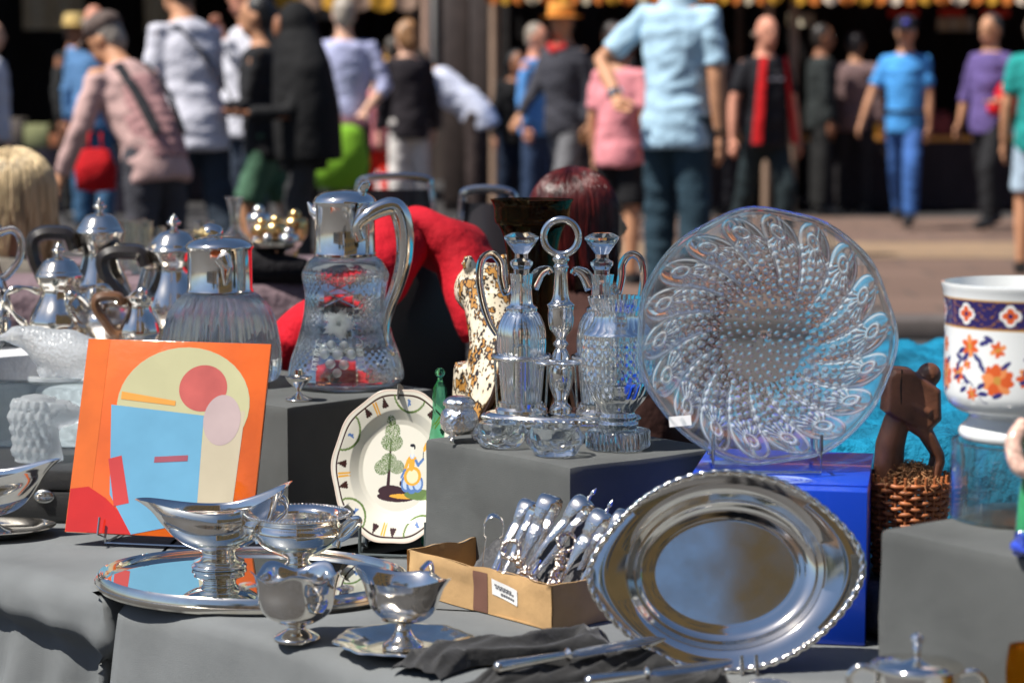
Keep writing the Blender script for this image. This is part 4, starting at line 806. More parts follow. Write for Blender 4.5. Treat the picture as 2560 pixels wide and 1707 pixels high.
for k in range(10):                                                 # border: green swags, brown tufts, ochre bars, blue leaves
    a = 2*PI*k/10+.15; c_, s2 = math.cos(a), math.sin(a)
    if k % 2 == 0:
        ring = np.hypot(x_-c_*.98, y_-s2*.98); put((np.abs(ring-.26) < .014) & (rad < .92), GRN); put(ell(c_*.84, s2*.84, .045, .018, a+.5), BLU); put(ell(c_*.82, s2*.82, .045, .016, a-.3), BLU)
    else:
        for o_ in (-.022, .022): put(seg(c_*.9-s2*o_, s2*.9+c_*o_, c_*.74-s2*o_, s2*.74+c_*o_, .011), OCH)
        for e in (-1, 1):
            b0 = a+e*.17
            for o_ in (-.3, 0, .3): put(seg(.91*math.cos(b0), .91*math.sin(b0), .91*math.cos(b0)-.11*math.cos(b0+o_), .91*math.sin(b0)-.11*math.sin(b0+o_), .008, .018), BRN)
jit = rs_.rand(nr, na); x_ = x_+.13
put(seg(-.02, -.28, -.015, .36, .028, .012), BRN)
for cx, cy_, rx, ry in ((-.0, .33, .17, .12), (.0, .46, .12, .13), (-.02, .58, .07, .09), (-.13, .0, .12, .1), (.1, .01, .12, .09), (-.03, .10, .12, .09)): put(ell(cx, cy_, rx, ry) & (jit > .28), GRN); put(ell(cx, cy_, rx, ry) & (jit > .85), (.05, .09, .03))
put(ell(.03, -.30, .2, .075), BRN); put(ell(.12, -.37, .30, .07), BRN); put(ell(.25, -.365, .24, .032), OCH); put(ell(.5, -.34, .26, .07), GRN)
sx, sy = .33, 0
for k, o_ in enumerate((-.09, 0, .09)): put(ell(sx+.02+o_, -.22+.02*abs(k-1), .085, .11), BLU); put(ell(sx+.02+o_, -.20, .055, .075), (.45, .55, .7))
put(ell(sx+.02, -.10, .135, .125), OCH); put(ell(sx+.02, -.105, .09, .09), (.74, .66, .42)); put(ell(sx, .06, .045, .1), OCH); put(ell(sx, .12, .07, .04), OCH)
put(ell(sx, .155, .035, .035), (.45, .55, .72)); put(seg(sx, .15, sx, .22, .018), (.7, .68, .6)); put(ell(sx, .255, .033, .045), (.7, .68, .6)); put(ell(sx-.005, .295, .04, .022), BLK); put(ell(sx+.03, .27, .012, .03), BLK)
put(seg(sx+.06, .10, sx+.10, .04, .02), BLU); put(seg(sx+.10, .04, sx+.17, .12, .018), BLU); put(seg(sx+.17, .12, sx+.17, .22, .006), BLK); put(ell(sx+.20, .28, .028, .07, -.4), OCH); put(seg(sx+.22, .33, sx+.26, .4, .007), BRN)
put(seg(sx-.06, .10, sx-.10, -.02, .024), OCH); put(seg(sx-.10, -.02, sx-.15, -.12, .016), BLU); put(ell(sx-.16, -.2, .014, .035), BRN)
put(RRg > .975, (.60, .50, .42))
V = [(0, 0, 0)]+list(zip(X.ravel(), Y_.ravel(), Zf.ravel())); c_all = [tuple(col[0, 0])]+[tuple(c) for c in col.reshape(-1, 3)]
nb = len(V); V += [(0, 0, -.006)]+list(zip(X[::10].ravel(), Y_[::10].ravel(), (Zf[::10]-.006).ravel())); c_all += [(.62, .55, .45)]*(len(V)-nb)
F = [(0, 1+j, 1+(j+1) % na) for j in range(na)]+[(1+i*na+j, 1+(i+1)*na+j, 1+(i+1)*na+(j+1) % na, 1+i*na+(j+1) % na) for i in range(nr-1) for j in range(na)]
nb2 = len(range(0, nr, 10)); B0 = nb+1
F += [(nb, B0+(j+1) % na, B0+j) for j in range(na)]+[(B0+i*na+j, B0+i*na+(j+1) % na, B0+(i+1)*na+(j+1) % na, B0+(i+1)*na+j) for i in range(nb2-1) for j in range(na)]
F += [(1+(nr-1)*na+j, B0+(nb2-1)*na+j, B0+(nb2-1)*na+(j+1) % na, 1+(nr-1)*na+(j+1) % na) for j in range(na)]
m = MB(); m.add(V, F); m.c = c_all; m.build('painted_dish', painted('faience_glaze', .12, .6), t, 180)
for a in (PI/2+.03, PI+.62, -.62):
    cx, cy_ = FX*math.cos(a), FR*math.sin(a); MB().tube([(cx*1.02, cy_*1.02, -.012), (cx*1.03, cy_*1.03, .012), (cx*1.01, cy_*1.01, .026), (cx*.93, cy_*.93, .026), (cx*.86, cy_*.86, .022)], .006, 8, flat=(1, .14)).build('plate_clip', principled('grey_clip', (.20, .195, .185), .5), t)
st = thing('plate_stand', 'dark wire stand holding the painted faience plate', 'stand'); DW = principled('dark_wire', (.06, .075, .08), .4)
for u in (-.045, .06):
    a = FMx @ Vector((u, -FR*.97, .045)); b_ = FMx @ Vector((u, -FR*.985, .0)); 
    MB().tube([a+Vector((0, 0, .03)), Vector((a.x, a.y, a.z-.006)), Vector((b_.x, b_.y+.0, b_.z-.006)), FMx @ Vector((u, .05, -.02))], .0028, 8).build('hook', DW, st)
    MB().tube([Vector((a.x, a.y, a.z-.006)), Vector((a.x, a.y-.004, TZ+.004)), Vector((a.x, a.y+.13, TZ+.004)), FMx @ Vector((u, .02, -.025))], .0028, 8).build('leg', DW, st)
a = FMx @ Vector((-.045, -FR*.97, .045)); b_ = FMx @ Vector((.06, -FR*.97, .045)); MB().tube([(a.x, a.y-.004, TZ+.004), (b_.x, b_.y-.004, TZ+.004)], .0028, 8).build('crossbar', DW, st)
# ------------------------------------------------------------------ cruet stand, cruets, cut glass on the middle block
P1 = CAM_H-.508+.0012
cb = Vector((.074, 3.415, P1)); t = thing('cruet_stand', 'oval silver cruet stand with ring handle and two bottle holders', 'cruet stand', cb, R(-6))
def ovp(prof, sx, sy, n=72, mod=None, c=(0, 0, 0)): return MB().lathe(prof, n, mod=mod, sx=sx, sy=sy, c=c)
ovp([(.5, .018), (.52, .022), (.52, .030), (.50, .036), (.47, .038), (0.001, .038)], .228, .125).build('platform', SILVER, t, 40)
ovp([(.46, .006), (.47, .018), (.44, .02)], .228, .125, 72).build('plinth', SILVER_CHASED, t)
m = MB()
for k in range(64): a = 2*PI*k/64; m.ball((.114*1.04*math.cos(a), .0625*1.06*math.sin(a), .030), .0038, 8, 6)
m.build('gadroon_edge', SILVER, t)
for sx in (-1, 1):
    for sy in (-1, 1): MB().tube([(sx*.08, sy*.042, .012), (sx*.086, sy*.046, .003)], [.009, .007], 10).build('foot', SILVER_CHASED, t)
m = MB().lathe(cat([(.017, .038), (.016, .046), (.010, .055), (.017, .075), (.0195, .10), (.012, .128), (.008, .135), (.012, .142), (.0075, .15), (.017, .165), (.0195, .18), (.0195, .197), (.021, .202), (.014, .209), (.011, .226), (.0095, .252), (.012, .259), (.0095, .264), (.013, .271), (.008, .278)], 5), 40)
m.build('stem', SILVER, t, 60)
MB().tube([(.0265*math.cos(a), 0, .304+.0265*math.sin(a)) for a in [2*PI*k/40 for k in range(40)]], .0055, 12, closed=True).build('ring_handle', SILVER, t)
HOLD = (-.060, .062)
for i, hx in enumerate(HOLD):
    m = MB()
    m.tube([(hx+.042*math.cos(2*PI*k/36), .042*math.sin(2*PI*k/36), .122) for k in range(36)], [.0042+.0009*math.cos(k*PI) for k in range(36)], 8, closed=True); m.build('holder_ring', SILVER_CHASED, t)
    MB().lathe([(.039, .038), (.040, .042), (.036, .046), (.036, .052), (.033, .052), (.030, .041)], 36, c=(hx, 0, 0)).build('holder_base', SILVER, t)
    for k in range(4):
        a = -PI/2+k*PI/2; ca_, sa_ = math.cos(a), math.sin(a)
        b_ = MB().tube([(hx+.037*ca_, .037*sa_, .045), (hx+.041*ca_, .041*sa_, .12)], .0055, 8, flat=(1, .35), up=(ca_, sa_, 0)).build('holder_strap', SILVER_CHASED, t)
    ring = MB().tube([(hx*.25+.018*math.cos(2*PI*k/24), -.045+.018*math.sin(2*PI*k/24), .118) for k in range(24)], .003, 8, closed=True).build('stopper_ring', SILVER_CHASED, t)
def cruet(label, hx, flip, turn):
    loc = cb+Matrix.Rotation(R(-6), 3, 'Z') @ Vector((hx, 0, .0425)); t = thing('glass_cruet', label, 'cruet', loc, R(turn))
    po = cat([(.026, 0), (.030, .006), (.036, .07), (.038, .10), (.036, .125), (.029, .142), (.024, .148), (.0245, .154), (.0205, .157), (.0175, .162), (.016, .185), (.0185, .205)], 5)
    fl = lambda a, z, r: 1-.055*(1-abs(math.sin(7*a)))**2 if z < .15 else 1-.03*(1-abs(math.sin(5*a)))
    m = MB(); m.lathe(po, 160, mod=fl, cap1=False); m.lathe([(r-.0035, max(z, .008)) for r, z in po], 60, cap1=False); m.build('bottle', CRYSTAL, t, 20)
    pts = cat([(.015, 0, .185, .012), (.026, 0, .205, .010), (.040, 0, .212, .006), (.045, 0, .206, .005)], 5); MB().tube([p_[:3] for p_ in pts], [p_[3] for p_ in pts], 14, flat=(.8, 1)).build('spout', CRYSTAL, t, 180)
    pts = cat([(-.018, 0, .188, .006), (-.024, 0, .176, .006), (-.030, 0, .200, .0065), (-.032, 0, .222, .0062), (-.045, 0, .235, .006), (-.060, 0, .226, .006), (-.064, 0, .198, .006), (-.058, 0, .16, .0055), (-.048, 0, .13, .005), (-.0375, 0, .112, .004)], 5); MB().tube([p_[:3] for p_ in pts], [p_[3] for p_ in pts], 12, up=(0, 1, 0)).build('handle', CRYSTAL, t, 180)
    s = MB().lathe([(.011, .19), (.012, .212), (.017, .219), (.0175, .224), (.010, .229), (.010, .236), (.026, .258), (.0265, .262), (.015, .268), (.0004, .2685)], 10).build('stopper', CRYSTAL, t, 25)
    return t
cruet('cut glass cruet with faceted stopper, handle turned away from the ring', HOLD[0], 1, -2)
cruet('cut glass cruet with faceted stopper standing behind the cut glass vase', HOLD[1], 1, 188)
# cut glass vase
q = onz(1545, 1118, P1); t = thing('cut_glass_vase', 'urn shaped cut glass vase on thick ribbed square foot', 'vase', q, R(24))
def sq(n, h, ribs):
    o = []
    for k in range(n):
        a = 2*PI*k/n; s = max(abs(math.cos(a)), abs(math.sin(a)), .76*(abs(math.cos(a))+abs(math.sin(a)))); o.append((h/s*math.cos(a), h/s*math.sin(a)))
    return o
ring = sq(192, .045, 0); m = MB(); rs2 = []
for z, k in ((0, 1), (.003, 1.03), (.024, 1.03), (.027, .98), (.029, .7)): rs2.append([(x*k*(1+(.02*math.cos(j*PI/2) if .002 < z < .025 else 0)), y*k*(1+(.02*math.cos(j*PI/2) if .002 < z < .025 else 0)), z) for j, (x, y) in enumerate(ring)])
m.rings(rs2); m.build('foot', CRYSTAL, t, 25)
def dia(a, z, r):
    if .10 < z < .162: return 1+.06*(abs(math.sin(12*a+z*230))*abs(math.sin(12*a-z*230))-.4)
    if z > .205: return 1+.05*(abs(math.sin(18*a))-.5)
    return 1-.03*(1-abs(math.sin(8*a)))
po = cat([(.027, .029), (.030, .036), (.026, .041), (.0275, .047), (.0245, .052), (.0275, .058), (.040, .073), (.048, .090), (.051, .102), (.053, .135), (.053, .162), (.0525, .170), (.044, .180), (.038, .190), (.037, .200), (.042, .212), (.0445, .222)], 4)
m = MB(); m.lathe(cat(po[::4]+[po[-1]], 7), 240, mod=dia, cap1=False); m.lathe([(max(r-.006, .001), max(z, .075)) for r, z in po], 64, cap1=False); m.build('body', CRYSTAL, t, 18)
def ashtray(label, px, py, r, h, seed, turn):
    q = onz(px, py, P1); m = MB(); nf = 8
    po = [(r*.62, 0), (r*.72, .002), (r*.98, h*.45), (r*1.0, h*.62), (r*.80, h), (r*.62, h*1.02), (r*.5, h*.75), (r*.35, h*.42), (.0006, h*.36)]
    m.lathe(po, nf*6, mod=lambda a, z, rr_: 1+(.035*math.cos(nf*a+z*160) if rr_ > r*.6 else .03*math.cos(nf*a)))
    tag(m.build('glass_dish', CRYSTAL, None, 14, loc=q, rot=(0, 0, R(turn))), label, 'dish')
ashtray('low faceted crystal dish beside the footed silver jar', 1252, 1115, .041, .036, 1, 10)
ashtray('round faceted crystal dish between the low dish and cut glass vase', 1388, 1137, .042, .042, 2, 33)
q = onz(1148, 1103, P1); t = thing('silver_jar', 'small embossed silver jar with lid on little paw feet', 'jar', q, R(10))
boss = lambda a, z, r: 1+.05*noise.noise(Vector((math.cos(a)*5, math.sin(a)*5, z*190)))+.03*math.cos(6*a)*math.sin((z-.012)*150)+.02*noise.noise(Vector((math.cos(a)*11, math.sin(a)*11, z*420)))
MB().lathe(cat([(.018, .012), (.026, .02), (.0285, .032), (.026, .044), (.021, .050), (.0215, .055)], 8), 160, mod=boss).build('body', SILVER_CHASED, t, 180)
MB().lathe(cat([(.0235, .055), (.024, .059), (.022, .063), (.014, .068), (.0005, .0695)], 5), 60, mod=lambda a, z, r: 1+.02*math.cos(12*a)).build('lid', SILVER_CHASED, t, 180)
for k in range(3):
    a = -2.2+k*2*PI/3; MB().tube(cat([(.022*math.cos(a), .022*math.sin(a), .02), (.021*math.cos(a), .021*math.sin(a), .009), (.025*math.cos(a), .025*math.sin(a), .0025)], 4), [.006, .005, .004, .0033, .003, .003, .0035, .004, .0042], 8).build('foot', SILVER_CHASED, t)
# things standing behind the middle block
GREEN = glass('green_glass', (.45, .86, .68), 0, .2); q = aty(1100, 1000, 3.55)
t = thing('obelisk_bottle', 'slender green glass obelisk with ball tip', 'ornament', (q.x, 3.55, TZ+.001), R(20))
MB().box((0, 0, .012), (.05, .05, .024), bev=.003).build('base', GREEN, t); m = MB()
m.rings([[(sx*h, sy*h, z) for sx, sy in ((-1, -1), (1, -1), (1, 1), (-1, 1))] for h, z in ((.021, .0245), (.017, .15), (.0085, .255), (.003, .268))]); m.build('spire', GREEN, t, 20)
MB().lathe([(.003, .267), (.0045, .270), (.003, .273)], 12).ball((0, 0, .280), .008).build('finial', GREEN, t)
leo = principled('leopard_glaze', (.8, .75, .65), .18, coat=.6); tn = leo.node_tree; b = tn.nodes['Principled BSDF']; tc = tn.nodes['Texture Coordinate']
v_ = tn.nodes.new('ShaderNodeTexVoronoi'); v_.inputs['Scale'].default_value = 34; nz = tn.nodes.new('ShaderNodeTexNoise'); nz.inputs['Scale'].default_value = 30
mxv = tn.nodes.new('ShaderNodeMixRGB'); mxv.inputs[0].default_value = .06; tn.links.new(tc.outputs['Object'], mxv.inputs[1]); tn.links.new(nz.outputs['Color'], mxv.inputs[2]); tn.links.new(mxv.outputs[0], v_.inputs['Vector'])
cr = tn.nodes.new('ShaderNodeValToRGB'); e_ = cr.color_ramp.elements; e_[0].position = 0; e_[0].color = (.50, .25, .06, 1); e_[1].position = 1; e_[1].color = (.78, .70, .58, 1)
for p_, c in ((.34, (.45, .22, .05, 1)), (.38, (.02, .015, .012, 1)), (.52, (.03, .02, .015, 1)), (.58, (.72, .62, .45, 1))): x = e_.new(p_); x.color = c
tn.links.new(v_.outputs['Distance'], cr.inputs[0]); tn.links.new(cr.outputs[0], b.inputs['Base Color'])
q = aty(1245, 900, 3.80); t = thing('ceramic_leopard', 'glazed ceramic leopard with black spots sitting behind the cruets', 'figurine', (q.x+.015, 3.80, TZ+.001), R(-150))
m = MB(); m.oval([(0, 0, .0), (0, .01, .06), (0, .015, .14), (0, .0, .23), (0, -.03, .31), (0, -.06, .37)], [(.075, .085), (.088, .095), (.085, .088), (.072, .07), (.05, .05), (.045, .045)])
m.ball((0, -.085, .385), (.048, .055, .048)); m.ball((0, -.13, .372), (.027, .03, .022))
for e in (-1, 1):
    m.ball((e*.035, -.07, .43), (.014, .008, .018)); m.tube([(e*.04, -.05, .26), (e*.042, -.075, .13), (e*.042, -.08, .015), (e*.042, -.1, .012)], [.032, .025, .02, .02], 10); m.tube([(e*.075, .02, .07), (e*.09, -.05, .04), (e*.08, -.09, .015)], [.05, .035, .02], 10)
m.tube(cat([(0, .08, .03), (.08, .1, .015), (.14, .04, .014)], 5), .014, 8)
remeshed(m, 'body', leo, t, .006, 3)
m = MB()
for e in (-1, 1): m.ball((e*.02, -.13, .393), (.007, .005, .006))
m.build('eyes', principled('eye_dark', (.02, .015, .012), .3), t)
q = aty(1330, 600, 3.68); t = thing('tall_vase', 'tall dark brown glass vase with wide saucer mouth behind cruets', 'vase', (q.x, 3.68, TZ+.001))
po = cat([(.055, 0), (.06, .01), (.052, .03), (.075, .07), (.092, .13), (.088, .19), (.06, .24), (.043, .29), (.038, .36), (.040, .44), (.046, .485), (.054, .505), (.060, .512), (.062, .535), (.068, .548)], 5)
MB().lathe(shell(po, .004), 64).build('body', glass('smoked_glass', (.42, .36, .24), .0, .04, 1.5, .0), t, 60)
m = MB()
for k in range(5):
    a = PI+.3+k*.55; pts = cat([(.09*math.cos(a), .09*math.sin(a), .1), (.094*math.cos(a+.2), .094*math.sin(a+.2), .14), (.088*math.cos(a), .088*math.sin(a), .18), (.07*math.cos(a+.2), .07*math.sin(a+.2), .23), (.045*math.cos(a+.1), .045*math.sin(a+.1), .3)], 4); m.tube(pts, .006, 6)
    m.ball((.09*math.cos(a+.25), .09*math.sin(a+.25), .16), .012, 8, 6)
m.build('relief', principled('bronze_relief', (.07, .035, .02), .25, .6), t)

# ------------------------------------------------------------------ blue box, fish dish and its stand
BZ = CAM_H-.4997
blue = principled('blue_card', (.006, .05, .48), .28, coat=.35, var=.05, bump=.05, bscale=6)
e2 = Vector((math.cos(R(-11)), math.sin(R(-11)), 0))
t = thing('blue_box', 'glossy royal blue cardboard box under the glass fish dish', 'box', (.372, 3.07, TZ+.001), R(-10.5)); bh = BZ-TZ-.001
MB().box((0, 0, (bh-.002)/2), (.238, .318, bh-.002), bev=.0015).build('base', blue, t); ldo = MB().box((0, .018, bh-.0009), (.2375, .280, .0018), bev=.0006).build('lid_flap', blue, t)
ink = principled('pale_print', (.22, .30, .62), .5); m = MB()
for k_, (rx, ry) in enumerate(((.044, .028), (.041, .0255), (.029, .016))): m.tube([(rx*math.cos(2*PI*q_/48), -.10+ry*math.sin(2*PI*q_/48), bh+.0010) for q_ in range(48)], .0005, 4, closed=True)
for k_ in range(40): a = 2*PI*k_/40; m.box((.035*math.cos(a), -.10+.0207*math.sin(a), bh+.0009), (.0026, .0032, .0006), a)
for k_ in range(5): m.box((0, -.10+(k_-2)*.0045, bh+.0009), (.044-.012*abs(k_-2), .002, .0006))
m.build('printed_emblem', ink, ldo)
FC = Vector((.345, 3.055, BZ+.0045)); fN = Vector((-.05, -.965, .23)).normalized(); DR = .177; DM = frame(FC, fN) @ Matrix.Translation((0, DR, 0)) @ Matrix.Rotation(R(0), 4, 'Z')
t = thing('glass_fish_dish', 'large moulded glass dish with ring of fish and bubbles', 'dish', M=DM)
nr, na = 180, 840; rr = np.linspace(0.004, 1, nr); th = np.linspace(0, 2*PI, na, endpoint=False); G, TT = np.meshgrid(rr, th, indexing='ij'); NF = 18
Rr = G*DR; base = .010*G**2+.020*np.clip((G-.55)/.45, 0, 1)**2; hgt = np.zeros_like(G)
tw = TT+.80*(1-G); cell = 2*PI/NF; ph = (tw % cell)-cell/2; lat = ph*Rr
half = cell/2*Rr; tip = .945; bl_ = np.clip((tip-G)/.20, 0, 1); prof_w = np.sqrt(np.clip(1-(1-bl_)**2, 0, 1)); hw = np.maximum(half*1.0*prof_w, 1e-5)
body_ = np.clip(1-(lat/hw)**2, 0, 1)**.5*(G < tip); fade = np.clip((G-.36)/.20, 0, 1); hgt += .0095*body_*fade
sc_u = lat/.0075; sc_v = G*DR/.0062; scal = np.abs(np.sin(PI*(sc_v+.5*np.floor(sc_u))))*np.abs(np.cos(PI*sc_u)); hgt += .0009*scal*(G < .76)*(G > .35)*body_
ex, ey_ = .815, .10
dE = np.hypot((G-ex)*DR, lat-ey_*half); hgt += .0045*np.exp(-((dE-.0080)/.0020)**2)+.0045*np.exp(-(dE/.0036)**2)
an = np.arctan2(lat-ey_*half, (ex-G)*DR); fan = (dE > .0105) & (dE < .026) & (np.abs(an) < 1.15); hgt += .0016*np.cos(an*20)*fan
gl = np.abs((G-ex)*DR+.021*np.cos(np.clip(an, -1.3, 1.3))); hgt -= .0016*np.exp(-((dE-.0275)/.0013)**2)*(np.abs(an) < 1.3)
mo = np.abs(lat+half*.28-(tip-G)*DR*.35); hgt -= .0024*np.exp(-(mo/.0014)**2)*(G > .80)*(G < tip); mo2 = np.abs(lat+half*.48-(tip-G)*DR*.25); hgt -= .0014*np.exp(-(mo2/.0012)**2)*(G > .78)*(G < tip)
gx = Rr*np.cos(TT); gy = Rr*np.sin(TT); NBUB = 430; rs_ = np.random.RandomState(11); bub = np.zeros_like(hgt)
for i in range(NBUB):
    rb = .76*DR*math.sqrt((i+.5)/NBUB); ab = i*2.399963; s_b = (.0027+.0026*(rb/DR))*(.7+.6*rs_.rand()); bx_, by_ = rb*math.cos(ab), rb*math.sin(ab); i0 = max(0, int((rb-.007)/DR*nr)); i1 = min(nr, int((rb+.007)/DR*nr)+2)
    d = np.hypot(gx[i0:i1]-bx_, gy[i0:i1]-by_)/s_b; bub[i0:i1] = np.maximum(bub[i0:i1], np.sqrt(np.clip(1-d*d, 0, 1))*s_b*.9-.0012*np.exp(-((d-1.12)/.15)**2)*(d > .95))
hgt += bub
wav = 1+.010*np.cos(7*TT+.5)+.006*np.cos(11*TT); Xp = Rr*(1+(wav-1)*G**4)*np.cos(TT); Yp = Rr*(1+(wav-1)*G**4)*np.sin(TT)
lip = np.clip((G-.965)/.035, 0, 1); Z = base+hgt+.003*np.sin(PI*lip)
V = [(0, 0, float(Z[0].mean()))]+list(zip(Xp.ravel(), Yp.ravel(), Z.ravel())); F = [(0, 1+j, 1+(j+1) % na) for j in range(na)]
F += [(1+i*na+j, 1+(i+1)*na+j, 1+(i+1)*na+(j+1) % na, 1+i*na+(j+1) % na) for i in range(nr-1) for j in range(na)]
sel = list(range(0, nr, 12))+[nr-1]; b0 = len(V); V.append((0, 0, -.006)); V += [(Xp[i, j], Yp[i, j], base[i, j]-.0065) for i in sel for j in range(na)]
F += [(b0, b0+1+(j+1) % na, b0+1+j) for j in range(na)]+[(b0+1+i*na+j, b0+1+i*na+(j+1) % na, b0+1+(i+1)*na+(j+1) % na, b0+1+(i+1)*na+j) for i in range(len(sel)-1) for j in range(na)]
F += [(1+(nr-1)*na+j, b0+1+(len(sel)-1)*na+j, b0+1+(len(sel)-1)*na+(j+1) % na, 1+(nr-1)*na+(j+1) % na) for j in range(na)]
rim_ = np.exp(-((np.abs(lat)/hw-.92)/.11)**2)*(G < tip+.004)*fade; glint_msk = .01+.42*rim_+.4*np.exp(-((dE-.0080)/.0023)**2)+.28*fan*(np.cos(an*20) > 0)+.10*scal*(G < .76)*(G > .45)+.20*np.exp(-(mo/.0018)**2)*(G > .80)*(G < tip)+.12*(bub > .0012)+.05*body_*(G > .5)  # white put into the colour for bright refraction on outlines, eyes and bubbles
glint_msk = np.clip(glint_msk, 0, .6); mk = np.concatenate([[.1], glint_msk.ravel(), np.full(len(V)-1-glint_msk.size, .02)])
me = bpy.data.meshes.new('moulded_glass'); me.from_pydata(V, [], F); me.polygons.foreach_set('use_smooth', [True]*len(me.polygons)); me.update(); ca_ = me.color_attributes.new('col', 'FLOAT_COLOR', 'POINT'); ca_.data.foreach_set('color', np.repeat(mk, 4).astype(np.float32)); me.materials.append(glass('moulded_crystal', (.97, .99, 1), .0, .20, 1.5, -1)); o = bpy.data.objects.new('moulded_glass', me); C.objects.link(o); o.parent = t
MB().box((-.116, -.118, .030), (.030, .014, .0008), rot=Matrix.Rotation(.1, 3, 'Z')).build('sticker', principled('white_paper', (.75, .75, .74), .7), t)
st = thing('dish_stand', 'chrome wire stand on blue box holding the fish dish', 'stand'); fwd = Vector((fN.x, fN.y, 0)).normalized(); rt = Vector((-fwd.y, fwd.x, 0))
c0 = Vector((FC.x, FC.y, BZ+.0046)); hw_ = .072
CH = silver('chrome', (.7, .7, .72), .08)
MB().tube([c0-rt*hw_+fwd*.05+Vector((0, 0, .03)), c0-rt*hw_+fwd*.05, c0+rt*hw_+fwd*.05, c0+rt*hw_+fwd*.05+Vector((0, 0, .03))], .0026, 8).build('front_bar', CH, st)
for e in (-1, 1):
    a = c0+rt*e*hw_
    MB().tube([a+fwd*.05+Vector((0, 0, .052)), a+fwd*.05+Vector((0, 0, .028)), a-fwd*.02+Vector((0, 0, .012)), a-fwd*.075+Vector((0, 0, .15))], .0026, 8).build('hook', CH, st)
    MB().tube([a-fwd*.02+Vector((0, 0, .012)), a-fwd*.11, a-fwd*.07+Vector((0, 0, .13))], .0026, 8).build('back_leg', CH, st)

# ------------------------------------------------------------------ oval silver dish with rope rim
oN = Vector((-.05, -.955, .27)).normalized(); oc = Vector((.268, 2.79, TZ+.122)); OM = frame(oc, oN) @ Matrix.Rotation(R(3.5), 4, 'Z')
t = thing('oval_dish', 'oval silver serving dish with twisted rope rim leaning on blue box', 'dish', M=OM); na = 160
def lemon(a, k): c_, s2 = math.cos(a), math.sin(a); return (.152*c_+.019*k*math.copysign(abs(c_)**9, c_), .124*s2*(1-.0*abs(c_)))
def oring(sc, z, k=1, inner=None):
    o = []
    for j in range(na):
        a = 2*PI*j/na; x, y = lemon(a, k)
        if inner is not None: ix, iy = inner[0]*math.cos(a), inner[1]*math.sin(a); x, y = ix, iy
        o.append((x*sc, y*sc, z))
    return o
rs2 = [oring(.985, .001), oring(.97, .002), oring(.9, -.0005, .6)]+[oring(1, z, 0, (a_, b2)) for a_, b2, z in ((.126, .101, -.002), (.122, .097, -.006), (.117, .092, -.016), (.108, .083, -.024), (.100, .076, -.027), (.096, .072, -.0265), (.092, .068, -.028), (.0905, .0666, -.02825), (.088, .0645, -.0283), (.05, .037, -.0283), (.0003, .0003, -.0284))]
m = MB(); m.rings(rs2, True, False, True); rs3 = [oring(.985, .001), oring(.9, -.004, .6)]+[oring(1, z, 0, (a_, b2)) for a_, b2, z in ((.124, .1, -.010), (.115, .09, -.02), (.1, .076, -.0305), (.0003, .0003, -.032))]
m.rings(rs3, True, False, True); m.build('bowl', silver('dish_silver', (.90, .87, .82), .05, 0, stain=.4), t, 40)
N_ = 1000; rs2 = []; pts = [Vector((*lemon(2*PI*k/N_, 1), .002)) for k in range(N_)]
for k in range(N_):
    T_ = (pts[(k+1) % N_]-pts[k-1]).normalized(); u = Vector((0, 0, 1)); w_ = T_.cross(u)
    rs2.append([pts[k]+(u*math.sin(2*PI*q_/18)+w_*math.cos(2*PI*q_/18))*.0038*(1+.20*math.cos(2*(2*PI*q_/18)+2*PI*k/N_*62)) for q_ in range(18)])
MB().rings(rs2, True, loop=True).build('rope_rim', SILVER, t, 180)
st = thing('dish_easel', 'small steel easel under the oval silver dish', 'stand')
for u in (.012, .03):
    a = OM @ Vector((u, -.118, .008)); MB().tube([OM @ Vector((u, -.106, .012)), OM @ Vector((u, -.13, .012)), OM @ Vector((u, -.13, -.035)), OM @ Vector((u, .0, -.045)), Vector((a.x, a.y+.085, TZ+.003)), Vector((a.x, a.y, TZ+.003)), OM @ Vector((u, -.13, .012))], .0024, 8).build('wire', STEEL, st)

# ------------------------------------------------------------------ cardboard tray of tongs
KA = R(40); kd = Vector((.0536, 2.974, TZ+.0015)); e2 = Vector((math.cos(KA), math.sin(KA), 0)); e1 = Vector((-e2.y, e2.x, 0)); KL, KW, KH = .32, .17, .062
card = principled('cardboard', (.42, .26, .115), .85, bump=.4, bscale=40, var=.18, vscale=14, bdist=.004)
t = thing('cardboard_box', 'torn open cardboard box with brown stripe and white sticker', 'box', kd, KA)
rk = random.Random(8)
def wallp(a, b_, name, seed, h):
    a, b_ = Vector(a), Vector(b_); d = (b_-a); n_ = Vector((-d.y, d.x, 0)).normalized(); m = MB(); N = 26
    for side in (0, 1):
        m.grid(lambda u, v: a+d*u+n_*(.0025*side+.004*noise.noise(Vector((u*7, v*3, seed)))*v+.002*math.sin(u*9+seed))+Vector((0, 0, v*(h+.005*noise.noise(Vector((u*6, seed, 1)))))), N, 8)
    m.grid(lambda u, v: a+d*u+n_*(.0025*v+.004*noise.noise(Vector((u*7, 3, seed)))+.002*math.sin(u*9+seed))+Vector((0, 0, h+.005*noise.noise(Vector((u*5, seed, 1))))), N, 1)
    return m.build(name, card, t, 60)
MB().box((KW/2, KL/2, .001), (KW, KL, .002)).build('bottom', card, t)
fw = wallp((0, KL, 0), (0, 0, 0), 'side_wall', 1, KH); wallp((0, 0, 0), (KW, 0, 0), 'side_wall', 2, KH); wallp((KW, 0, 0), (KW, KL, 0), 'side_wall', 3, KH*.95); wallp((KW, KL, 0), (0, KL, 0), 'side_wall', 4, KH)
def onwall(y, z): return (-.0075+.0, y, z)
def wx(y, z): u_ = (KL-y)/KL; v_ = z/KH; return .004*noise.noise(Vector((u_*7, v_*3, 1)))*v_+.002*math.sin(u_*9+1)
